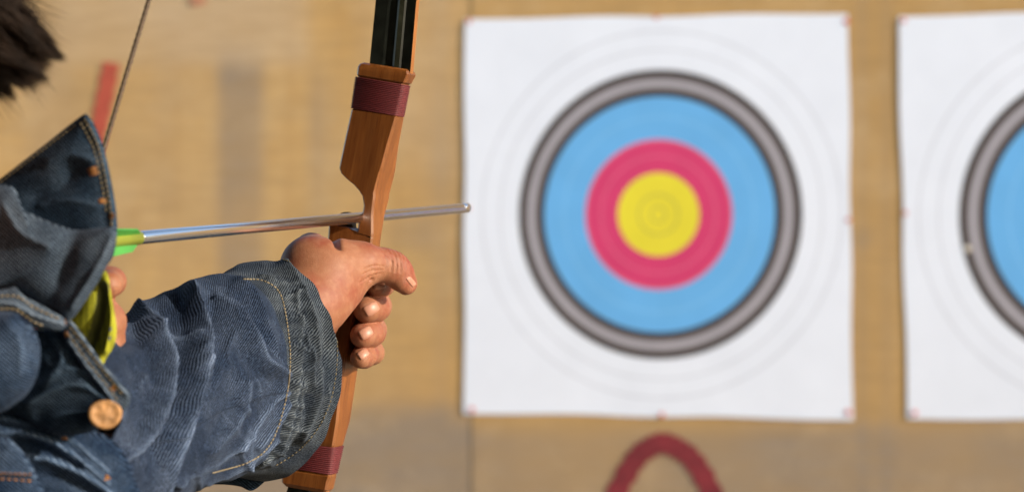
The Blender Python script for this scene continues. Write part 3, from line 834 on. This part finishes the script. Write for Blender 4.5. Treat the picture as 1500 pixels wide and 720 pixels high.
def displaced_loft(rings, ridges, name, mats, noise_amp, tube_thick=.0018, uvoff=0.0, mi_fun=None, parent=None):
    """rings: (n_along, n_around, 3) points; ridges: list (polyline px, amp m, width px, wear)"""
    na, nr, _ = rings.shape
    du = np.roll(rings, -1, 1) - np.roll(rings, 1, 1); dv = np.gradient(rings, axis=0)
    n = np.cross(dv, du); n /= np.linalg.norm(n, axis=2)[..., None] + 1e-12
    cen = rings.mean(1, keepdims=True)
    if np.sum(n * (rings - cen)) < 0: n = -n
    V = rings.reshape(-1, 3); N = n.reshape(-1, 3)
    px, py = proj(V); q = np.stack([px, py], 1)
    front = np.clip(-(N * (V - [0, 0, CAMZ])).sum(1) / np.linalg.norm(V - [0, 0, CAMZ], axis=1) * 3 + .35, 0, 1)
    nz_ = fbm(V * [1.0, .5, 1.0] + fbm(V, 60, 1)[:, None] * .003, 42, 3); disp = noise_amp * (1.1 - 2.0 * np.abs(nz_)); wear = np.clip(.12 - np.abs(nz_), 0, 1) * 1.1
    for (poly, amp, w, we) in ridges:
        d = seg_dist(q, smooth_poly(poly, 6)) if len(poly) > 2 else seg_dist(q, poly)
        disp += (1.7 if amp > 0 else 1.2) * amp * (.95 * np.exp(-(d / w) ** 1.5) + (.45 * np.exp(-d / (w * .30)) if amp > 0 else 0)) * front
        wear += we * (.22 * np.exp(-(d / (w * .5)) ** 1.2) + .85 * np.exp(-(d / 2.2) ** 2)) * front  # broad term fades the ridge, thin term paints a highlight on its crest
    wear *= np.clip(.62 + .55 * fbm(V, 90, 3), .1, 1.15)
    V2 = V + N * disp[:, None]
    # inner wall
    Vi = V2 - N * tube_thick
    f = []; mi = []
    m = na * nr
    for i in range(na - 1):
        for k in range(nr):
            k2 = (k + 1) % nr
            f.append((i * nr + k, i * nr + k2, (i + 1) * nr + k2, (i + 1) * nr + k)); mi.append(0)
            f.append((m + i * nr + k, m + (i + 1) * nr + k, m + (i + 1) * nr + k2, m + i * nr + k2)); mi.append(0)
    for k in range(nr):
        k2 = (k + 1) % nr
        f.append((k, m + k, m + k2, k2)); f.append(((na - 1) * nr + k, (na - 1) * nr + k2, m + (na - 1) * nr + k2, m + (na - 1) * nr + k)); mi += [0, 0]
    allv = np.concatenate([V2, Vi])
    seg = np.linalg.norm(np.diff(rings, axis=0), axis=2).mean(1); vv = np.concatenate([[0], np.cumsum(seg)])
    per = np.linalg.norm(np.roll(rings, -1, 1) - rings, axis=2).sum(1).mean()
    uu = np.arange(nr) / nr * per
    G = V2.reshape(na, nr, 3); sg_ = np.linalg.norm(np.diff(G, axis=0), axis=2); cs_ = np.concatenate([np.zeros((1, nr)), np.cumsum(sg_, 0)])
    for _ in range(4): cs_ = .5 * cs_ + .25 * np.roll(cs_, 1, 1) + .25 * np.roll(cs_, -1, 1)
    uv = np.stack([np.tile(uu, na), cs_.ravel() + uvoff], 1); uv = np.concatenate([uv, uv])
    me = mesh(name, allv, f); set_uv(me, uv); float_attr(me, 'wear', np.concatenate([wear, wear]))
    o = link(name, me, parent or jacket, mats)
    bv = BVHTree.FromPolygons([tuple(map(float, p)) for p in allv], f)
    return o, bv

def ring_path(st, nsub):
    """st: (center px, py, d, ru, rs, axis(3), lean deg). smooth interpolation -> dense"""
    arr = []
    for (px, py, d, ru, rs, ax, lean) in st:
        arr.append(np.concatenate([P(px, py, d - .022), [ru * .987, rs * .987], nrm(ax), [lean]]))
    return smooth_poly(arr, nsub)
def rings_of(path, nr, sup=2.0):
    out = []
    for a in path:
        ax = nrm(a[5:8]); s = nrm(np.cross(ax, UP)); u = np.cross(s, ax)
        lean = math.radians(a[8]); u2 = u * math.cos(lean) + s * math.sin(lean); s2 = s * math.cos(lean) - u * math.sin(lean)
        th = np.linspace(0, 2 * math.pi, nr, endpoint=False)
        out.append(a[:3] + np.outer(np.cos(th) * a[4], s2) + np.outer(np.sin(th) * a[3], u2))
    return np.array(out)
AXC = (.55, .83, .05)
sleeve_st = [(337, 551, 1.668, .0690, .0500, AXC, 7), (326, 553, 1.652, .0705, .0560, AXC, 6), (300, 560, 1.628, .0690, .0570, (.5, .86, .08), 5), (262, 574, 1.595, .0650, .0560, (.48, .87, .1), 3),
             (215, 600, 1.555, .0630, .0560, (.45, .88, .1), 0), (160, 625, 1.51, .0650, .0600, (.42, .9, .1), 0), (95, 645, 1.46, .0680, .064, (.38, .92, .08), 0), (20, 672, 1.40, .072, .068, (.34, .94, 0), 0)]
sl_path = ring_path(sleeve_st, 30)
SR_ = rings_of(sl_path, 300)
ridges = [([(284, 432), (295, 489), (286, 560), (262, 630), (236, 690), (222, 725)], .0052, 17, .75),
          ([(206, 455), (228, 490), (244, 520), (245, 556), (224, 622), (187, 667), (151, 690)], .0042, 15, .55),
          ([(184, 475), (205, 478), (231, 493)], .0026, 8, .5), ([(227, 467), (252, 480), (282, 496)], .0024, 8, .45),
          ([(315, 437), (345, 458), (366, 490), (382, 525), (412, 548)], .0034, 12, .5),
          ([(415, 575), (388, 602), (340, 660), (262, 712)], .0034, 11, .55),
          ([(398, 640), (352, 676), (300, 705)], .0024, 8, .4), ([(418, 590), (400, 622), (372, 650)], .0018, 6, .3),
          ([(300, 440), (330, 480), (340, 540), (325, 610), (280, 690)], -.0028, 14, 0),
          ([(250, 450), (262, 500), (258, 580), (225, 660)], -.0036, 12, 0),
          ([(180, 500), (200, 545), (190, 610), (150, 660)], -.003, 14, 0),
          ([(350, 412), (375, 440), (398, 500), (404, 530)], .0020, 9, .2),
          ([(362, 560), (350, 610), (310, 660)], .0018, 10, .25),
          ([(150, 560), (170, 600), (150, 650)], .003, 12, .4)]
extra = []
for (poly, amp, w_, we) in ridges:
    if amp > .004:
        extra.append(([(x + 25, y - 4) for x, y in poly], -.0050, 13, 0)); extra.append(([(x - 22, y + 6) for x, y in poly], -.0036, 11, 0))
    elif amp > .003: extra.append(([(x + 15, y - 10) for x, y in poly], -.0030, 9, 0)); extra.append(([(x - 13, y + 10) for x, y in poly], -.0022, 8, 0))
for q_ in range(16):                     # small irregular creases
    x0 = random.uniform(200, 390); y0 = random.uniform(470, 670); a_ = random.uniform(1.0, 2.2); l_ = random.uniform(20, 55)
    extra.append(([(x0, y0), (x0 + l_ * .5 * math.cos(a_) + random.uniform(-6, 6), y0 + l_ * .5 * math.sin(a_)), (x0 + l_ * math.cos(a_), y0 + l_ * math.sin(a_))], random.uniform(.0008, .0018), random.uniform(4, 7), random.uniform(.1, .3)))
ridges += extra
sleeve, bv_sl = displaced_loft(SR_, ridges, 'sleeve', ['denim'], .0011)
cuff_st = [(382, 543, 1.715, .0785, .0700, AXC, 12), (372, 544, 1.705, .0765, .0655, AXC, 12), (352, 547, 1.688, .0725, .0580, AXC, 10), (337, 549.5, 1.670, .0705, .0520, AXC, 8), (334, 551, 1.664, .0698, .0500, AXC, 7)]
cf_path = ring_path(cuff_st, 26)
CR_ = rings_of(cf_path, 300)
# ruffled hem
k_ = np.linspace(0, 2 * math.pi, 300, endpoint=False)
for i in range(len(CR_)):
    wgt = max(0, 1 - i / 70)
    CR_[i] += np.outer((.0022 * np.sin(5 * k_ + 1) + .0014 * np.sin(9 * k_) + .0008 * np.sin(17 * k_ + 2)) * wgt, nrm(AXC))
cridges = [([(418, 392), (440, 430), (455, 470), (462, 520)], .0030, 10, .35), ([(440, 395), (462, 425), (480, 462), (487, 500)], .0018, 8, .3),
           ([(436, 470), (450, 520), (455, 560)], .0022, 8, .45), ([(470, 540), (462, 590), (440, 640)], .0022, 9, .4), ([(480, 570), (470, 612), (450, 640)], .0013, 5, .3),
           ([(440, 560), (432, 610), (408, 660)], .0020, 7, .45), ([(428, 440), (438, 470), (440, 500)], -.0026, 9, 0), ([(472, 440), (476, 500), (468, 550)], -.0022, 9, 0),
           ([(448, 575), (444, 620), (420, 665)], -.0018, 7, 0), ([(432, 432), (436, 500), (432, 560), (420, 615), (398, 662), (350, 686)], .0016, 4, .6)]
cridges += [([(356, 409), (385, 411), (409, 428), (420, 470), (425, 530), (417, 590), (398, 645), (368, 674), (310, 692)], -.0016, 4, 0)]
for q_ in range(26):
    t_ = q_ / 25; b_ = smooth_poly([(380, 405), (414, 432), (424, 470), (429, 530), (421, 590), (402, 645), (366, 680)], 8); e_ = b_[int(t_ * (len(b_) - 1))]
    cridges.append(([tuple(e_), (e_[0] + random.uniform(14, 30), e_[1] + random.uniform(-6, 12))], random.uniform(.0006, .0015), random.uniform(3, 5), random.uniform(.1, .35)))
cuff, bv_cf = displaced_loft(CR_, cridges, 'cuff', ['denim_cuff'], .0007, .0024, .4)

def stitches(polys, bvs, mat, step=.0028, ln=.0021, r=.00045, name='stitching', lift=.0003, parent=None):
    mb = MB()
    for poly in polys:
        q = smooth_poly(poly, 40) if len(poly) > 2 else np.array([np.array(poly[0]) + (np.array(poly[1]) - poly[0]) * t_ for t_ in np.linspace(0, 1, 80)])
        pts = []
        for (x, y) in q:
            best = None
            for bv in bvs:
                p, n_ = hit(bv, x, y)
                if p is not None and (best is None or p[1] < best[0][1]): best = (p, n_)
            if best:
                p, n_ = best
                if n_ @ (p - np.array(CAM)) > 0: n_ = -n_
                pts.append(p + n_ * lift)
        if len(pts) < 2: continue
        pts = np.array(pts); s = np.concatenate([[0], np.cumsum(np.linalg.norm(np.diff(pts, axis=0), axis=1))])
        k = 0
        while (k + 1) * step < s[-1]:
            a = np.array([np.interp(k * step, s, pts[:, i]) for i in range(3)]); b = np.array([np.interp(k * step + ln, s, pts[:, i]) for i in range(3)])
            if .3 * ln < np.linalg.norm(b - a) < 1.5 * ln:
                v, f = tube([a, a * .7 + b * .3, a * .3 + b * .7, b], [r * .5, r, r, r * .5], 6); mb.add(v, f)
            k += 1
    if not mb.v: return
    return link(name, mb.mesh(name), parent or jacket, [mat])
stitches([[(356, 409), (385, 411), (409, 428), (420, 470), (425, 530), (417, 590), (398, 645), (368, 674), (310, 692)]], [bv_sl, bv_cf], 'thread', r=.0005, lift=.0003)
stitches([[(414, 380), (440, 389), (468, 412), (487, 446), (493.5, 500), (490, 560), (472, 616), (438, 658), (398, 684)]], [bv_cf], 'thread_dull', r=.0004, step=.0032)

# ---- puffed cloth panels of the near side of the jacket
def panel(name, outline, center, dfun, bulge, mats, ridges=(), thick=.012, rings=26, wear0=0.0, amp=.0012, parent=None, seed=0, n_out=10, smooth=True):
    o = smooth_poly(outline, n_out, True) if smooth else np.array(outline, float)
    c = np.array(center, float); n = len(o); v = [P(*c, dfun(*c) - bulge)]; uvs = []; fr = [1.]; t_l = [0]
    pix = [c]
    for k in range(1, rings + 1):
        t_ = (k / rings) ** .8
        for p in o:
            q = c + (p - c) * t_; pix.append(q); t_l.append(t_)
    pix = np.array(pix); t_l = np.array(t_l)
    base = np.array([dfun(*q) for q in pix]); prof = np.sqrt(np.clip(1 - t_l ** 3.2, 0, 1))
    dep = base - bulge * prof
    p3 = np.stack([P(q[0], q[1], d) for q, d in zip(pix, dep)])
    dep = dep - amp * fbm(p3 + seed, 55, 3)
    wear = np.full(len(pix), wear0)
    for (poly, a, w, we) in ridges:
        d = seg_dist(pix, smooth_poly(poly, 6)) if len(poly) > 2 else seg_dist(pix, poly)
        dep -= a * (np.exp(-(d / w) ** 1.4) + (.4 * np.exp(-d / (w * .3)) if a > 0 else 0)); wear += we * (.6 * np.exp(-(d / (w * .6)) ** 1.3) + .6 * np.exp(-(d / 3.0) ** 2))  # ridges coloured paler: fading mixed with a painted crest highlight
    V = np.stack([P(q[0], q[1], d) for q, d in zip(pix, dep)])
    backd = base + thick * prof; Vb = np.stack([P(q[0], q[1], d + .001) for q, d in zip(pix, backd)])
    m = len(V); f = []
    for off, flip in ((0, False), (m, True)):
        for k in range(n):
            k2 = (k + 1) % n; t3 = (off, off + 1 + k, off + 1 + k2); f.append(t3[::-1] if flip else t3)
        for r in range(rings - 1):
            for k in range(n):
                k2 = (k + 1) % n; a = off + 1 + r * n; b = off + 1 + (r + 1) * n
                q4 = (a + k, b + k, b + k2, a + k2); f.append(q4[::-1] if flip else q4)
    last = 1 + (rings - 1) * n
    for k in range(n):
        k2 = (k + 1) % n; f.append((last + k, m + last + k, m + last + k2, last + k2))
    A = np.concatenate([V, Vb]); me = mesh(name, A, f)
    set_uv(me, np.stack([A[:, 0] + .3 * A[:, 2] + seed, A[:, 2] - .3 * A[:, 0]], 1)); float_attr(me, 'wear', np.concatenate([wear, wear]))
    ob = link(name, me, parent or jacket, mats)
    bv = BVHTree.FromPolygons([tuple(map(float, p)) for p in A], f)
    return ob, bv
tab, bvt = panel('cuff_tab', [(286, 700), (318, 692), (360, 684), (402, 680), (396, 694), (384, 708), (368, 718), (352, 712), (330, 709), (306, 708)],
      (352, 700), lambda x, y: 1.700, .004, ['denim_deep'], [], n_out=6, seed=9, thick=.004)
stitches([[(296, 702), (330, 699), (372, 694)]], [bvt], 'thread', r=.0006, step=.003)
# collar, upper leaf
col_up, bv1 = panel('collar', [(-80, 320), (-20, 278), (0, 262), (30, 239), (70, 208), (104, 181), (122, 168), (129, 169), (139, 184), (149, 207), (158, 240), (166, 280), (171, 315), (171, 345), (160, 385), (110, 420), (20, 420), (-80, 400)],
      (70, 310), lambda x, y: 1.345 - .00010 * (x - 60), .012, ['denim_deep'], [([(70, 235), (100, 225), (135, 235)], .003, 14, .25), ([(55, 290), (90, 275), (110, 250)], -.003, 14, 0), ([(60, 300), (95, 292), (140, 300)], .002, 10, .25), ([(128, 172), (150, 225), (163, 290), (167, 340)], .0028, 5, .45)], n_out=8)
stitches([[(124, 175), (141, 206), (150, 240), (158, 280), (163, 315), (164, 340)], [(118, 180), (135, 212), (144, 245), (152, 285), (157, 320)]], [bv1], 'thread_dull', r=.0005, step=.003)
stitches([[(0, 268), (60, 222), (118, 178)]], [bv1], 'thread_dull', r=.0004, step=.003)
# collar, folded lower lobe
col_lo, bv2 = panel('collar', [(-80, 262), (-20, 268), (10, 270), (24, 280), (31, 302), (62, 320), (108, 335), (150, 333), (170, 334), (168, 362), (152, 398), (127, 438), (104, 468), (92, 468), (60, 452), (30, 434), (0, 428), (-80, 428)],
      (60, 385), lambda x, y: 1.325 - .00012 * (x - 60) , .020, ['denim_pale'], [([(5, 300), (30, 340), (70, 360)], .003, 16, .3), ([(110, 345), (95, 385), (75, 440)], -.006, 22, -.5), ([(165, 345), (140, 395), (105, 450)], .004, 8, .2)], n_out=8, seed=1)
# inner yoke / hem strip under the collar
yoke, bv3 = panel('collar_seam', [(-60, 425), (0, 424), (22, 420), (34, 432), (60, 446), (88, 462), (99, 474), (88, 484), (66, 482), (40, 476), (24, 460), (-60, 462)],
      (45, 457), lambda x, y: 1.310, .0035, ['denim_pale'], [([(-20, 442), (20, 446), (50, 462), (90, 474)], .0015, 5, .7)], n_out=8, seed=2, wear0=.25)
stitches([[(0, 434), (25, 434), (50, 450), (88, 468)], [(0, 452), (25, 453), (48, 470), (70, 478)]], [bv3], 'thread', r=.0006, step=.003)
# upper arm lobe at the left edge
arm, bv4 = panel('sleeve', [(-160, 470), (-60, 455), (0, 456), (27, 459), (48, 479), (59, 507), (56, 545), (40, 576), (12, 598), (0, 604), (-80, 640), (-160, 640)],
      (-30, 535), lambda x, y: 1.285, .035, ['denim_blue'], [([(10, 470), (30, 500), (30, 545)], .003, 14, .25)], n_out=8, seed=3, thick=.03)
# front band with the button
front, bv5 = panel('jacket_front', [(40, 488), (66, 482), (92, 474), (106, 500), (128, 530), (150, 560), (172, 588), (182, 596), (172, 614), (150, 626), (126, 634), (98, 637), (60, 628), (20, 608), (0, 600), (30, 582), (50, 550)],
      (95, 565), lambda x, y: 1.325 - .0001 * (x - 90), .014, ['denim_deep'], [([(62, 560), (100, 540), (140, 548)], .003, 10, .35), ([(40, 590), (80, 570), (120, 565), (160, 588)], .0022, 6, .5), ([(60, 610), (100, 600), (140, 604)], -.003, 12, 0), ([(75, 490), (90, 525), (70, 555)], .002, 8, .2)], n_out=8, seed=4)
band, bv6 = panel('button_band', [(93, 472), (104, 470), (118, 486), (135, 510), (154, 536), (172, 556), (186, 570), (191, 580), (188, 594), (176, 602), (164, 596), (150, 574), (128, 548), (110, 520), (98, 496)],
      (142, 545), lambda x, y: 1.310, .003, ['denim_pale'], [([(104, 474), (135, 514), (158, 545), (186, 578)], .0014, 3.5, .5), ([(100, 498), (125, 534), (150, 566), (170, 594)], .0014, 4, .35), ([(112, 500), (122, 496)], .001, 3, .5), ([(124, 518), (134, 513)], .001, 3, .5), ([(136, 534), (147, 530)], .001, 3, .5)], n_out=8, seed=5, thick=.003)
stitches([[(103, 478), (133, 518), (156, 548), (182, 580)], [(101, 490), (126, 526), (150, 556), (174, 588)]], [bv6], 'thread_dull', r=.0005, step=.003)
# lower front, crossing stripes of seams
low, bv7 = panel('jacket_front', [(-120, 580), (0, 580), (40, 592), (80, 606), (120, 622), (160, 640), (184, 666), (198, 700), (210, 745), (190, 790), (-120, 790)],
      (40, 712), lambda x, y: 1.350, .022, ['denim_blue'], [([(0, 632), (60, 640), (110, 668), (160, 706)], .0026, 5, .9), ([(20, 668), (70, 672), (120, 694), (165, 725)], .0034, 6, 1.3), ([(0, 612), (60, 624), (110, 648), (158, 690)], .0022, 4, .8), ([(0, 650), (60, 656), (115, 682)], -.003, 8, 0), ([(40, 690), (90, 700), (140, 725)], -.004, 9, 0), ([(30, 632), (80, 650), (125, 680)], .002, 4, .4)], n_out=8, seed=6, thick=.03)
hem, bv8 = panel('jacket_pocket', [(-120, 634), (0, 638), (22, 649), (43, 673), (57, 702), (66, 725), (66, 780), (-120, 780)],
      (-10, 715), lambda x, y: 1.305, .014, ['denim_blue'], [([(-20, 690), (20, 692), (50, 694)], .002, 4, .4), ([(0, 645), (30, 665), (50, 700)], .0015, 4, .3)], n_out=8, seed=7, thick=.02)
stitches([[(0, 692), (25, 693), (50, 694)], [(0, 700), (25, 702), (52, 704)]], [bv8], 'bartack', r=.0006, step=.0036)
# bar tacks
def bartack(px, py, w, h, bv, ang=0):
    p, n_ = hit(bv, px, py)
    if p is None: return
    if n_ @ (p - np.array(CAM)) > 0: n_ = -n_
    x = nrm([math.cos(ang), 0, -math.sin(ang)]); x = nrm(x - n_ * (x @ n_)); y = np.cross(n_, x)
    mb = MB(); k = p[1] / F
    for i in range(7):
        c = p + n_ * .0001 + y * (i / 6 - .5) * h * k
        v, f = tube([c - x * w * k / 2, c, c + x * w * k / 2], [.0002, .00035, .0002], 6); mb.add(v, f)
    link('bar_tack', mb.mesh('bar_tack'), jacket, ['bartack'])
bartack(136, 251, 15, 11, bv1, -.3); bartack(150, 294, 12, 6, bv1, -.3); bartack(164, 316, 8, 8, bv1, .3)
bartack(93, 474, 9, 12, bv6, .8); bartack(97, 489, 8, 6, bv6, .8); bartack(156, 700, 9, 8, bv7, .7); bartack(93, 642, 6, 10, bv7, 1.2); bartack(168, 567, 8, 10, bv6, .9)
# button
bp = P(154, 606, 1.302); bn = nrm([.25, -.95, .12]); bx, by, _ = frame(bn)
mb = MB(); v, f = [], []
prof = [(-.010, .0030), (-.002, .0034), (-.0012, .0080), (0, .0086), (.0010, .0082), (.0013, .0070), (.0007, .0060), (.0009, .0035), (.0013, .0018), (.0013, .0002)]
for (s, r) in prof:
    for k in range(36):
        a = 2 * math.pi * k / 36; rr = r * (1 + (.02 * math.sin(a * 3)))
        v.append(bp + bn * (s + (.00015 * math.sin(a * 7) if .002 < r < .0075 and s > 0 else 0)) + rr * (math.cos(a) * bx * 1.06 + math.sin(a) * by * .92))
for i in range(len(prof) - 1):
    for k in range(36):
        k2 = (k + 1) % 36; f.append((i * 36 + k, i * 36 + k2, (i + 1) * 36 + k2, (i + 1) * 36 + k))
link('button', mesh('button', v, f), jacket, ['copper'])

# ---- shirt seen in the opening
shirt, bv9 = panel('shirt', [(60, 500), (62, 450), (95, 420), (130, 402), (152, 396), (159, 404), (162, 424), (167, 452), (171, 482), (167, 506), (156, 524), (144, 545), (124, 530), (100, 505)],
      (138, 482), lambda x, y: 1.372 + .0002 * (150 - x), .012, ['lime_cloth', 'shaded_fold_cloth'], [([(150, 425), (145, 470), (128, 520)], -.006, 10, 0), ([(158, 415), (163, 465), (154, 515)], .003, 6, 0)], n_out=8, parent=person, seed=8)
px, py = proj(np.array([p.vertices and np.mean([shirt.data.vertices[i].co for i in p.vertices], 0) for p in shirt.data.polygons]))
dq = seg_dist(np.stack([px, py], 1), smooth_poly([(152, 420), (145, 465), (128, 515)], 6))
shirt.data.polygons.foreach_set('material_index', [1 if d < 9 else 0 for d in dq])  # faces along the fold groove get a darker colour, painted fold shade
mb = MB()
for (x, y) in ((162, 482), (160.5, 495)):
    p, n_ = hit(bv9, x, y)
    if p is not None:
        if n_ @ (p - np.array(CAM)) > 0: n_ = -n_
        a, b, c = frame(n_); v, f = ellipsoid(p, (a, b, c), (.0011, .0013, .0004), 12, 8); mb.add(v, f)
if mb.v: link('printed_dots', mb.mesh('printed_dots'), shirt, ['navy'])

# ---- trousers and shoes below the frame
L_ = SDF([-.62, .86, .05], [-.14, 1.60, .98], .012)
L_.u(L_.ell(TC + UP * .88, axh, (.125, .165, .10)), 0)
for sg in (-1, 1):
    hip = TC + W * .085 * sg + UP * .85; kn_ = TC + W * .14 * sg + UP * .48; an = TC + W * .19 * sg + UP * .09
    L_.u(L_.chain([(hip, .085), (kn_, .062), (an, .056)], .03), .03)
v, f = L_.mesh(); link('trousers', mesh('trousers', v, f), person, ['trouser'])
for sg in (-1, 1):
    an = TC + W * .19 * sg
    Sx = SDF(an - np.array([.2, .2, .02]), an + np.array([.22, .2, .14]), .006)
    Sx.u(Sx.chain([(an + UP * .045 - R * .04, .040), (an + UP * .035 + R * .12, .034)], .02), 0)
    Sx.u(Sx.cap(an + UP * .09, an + UP * .05, .045), .02)
    Sx.f = np.maximum(Sx.f, .002 - Sx.Z)
    v, f = Sx.mesh(); link('shoe', mesh('shoe', v, f), person, ['shoe'])

# ================================================================== ADDED SHELTER (unseen, put in to shade the archer)
M['dark_timber'] = simple('dark_timber', (.06, .042, .028), .85, 0, .3, 8)
sh = thing('added_shade_shelter', (-.6, .2, 0), 'added unseen dark timber shelter that shades the archer', 'shelter')
AX3 = (np.array([1., 0, 0]), np.array([0, 1., 0]), UP)
for nm, c, h in (('shade_roof', (-1.15, .35, 2.56), (2.95, 2.25, .03)), ('shade_back_wall', (-1.5, -1.9, 1.265), (2.6, .03, 1.26)), ('shade_side_wall', (-3.9, .0, 1.265), (.03, 1.86, 1.26)),
                 ('shade_post', (1.04, -1.78, 1.265), (.05, .05, 1.26)), ('shade_post', (-3.8, 2.5, 1.265), (.05, .05, 1.26)), ('shade_post', (1.70, 2.50, 1.265), (.05, .05, 1.26))):
    v, f = boxv(c, AX3, h); link(nm, mesh(nm, v, f), sh, ['dark_timber'], False)
# ================================================================== LIGHT
SUN = nrm([.84, -.45, .33])
sun_el = math.asin(SUN[2]); sun_az = math.atan2(SUN[0], SUN[1])
w = bpy.data.worlds.new('World'); sc.world = w; w.use_nodes = True
nt = w.node_tree; bg = nt.nodes['Background']; sky = nt.nodes.new('ShaderNodeTexSky'); sky.sky_type = 'NISHITA'; sky.sun_disc = False
sky.sun_elevation = sun_el; sky.sun_rotation = sun_az; sky.air_density = 1.0; sky.dust_density = 1.2; sky.ozone_density = 1.0
nt.links.new(sky.outputs[0], bg.inputs[0]); bg.inputs[1].default_value = .125
sd = bpy.data.lights.new('sun', 'SUN'); sd.energy = 2.7; sd.angle = math.radians(.8); sd.color = (1.0, .93, .82)
so = bpy.data.objects.new('sun', sd); COL.objects.link(so); so.location = (5, -3, 8)
so.rotation_euler = Vector(-SUN).to_track_quat('-Z', 'Y').to_euler()
vs = sc.view_settings; vs.view_transform = 'Standard'; vs.look = 'None'; vs.gamma = 1; vs.use_curve_mapping = False
vs.exposure = 1.15
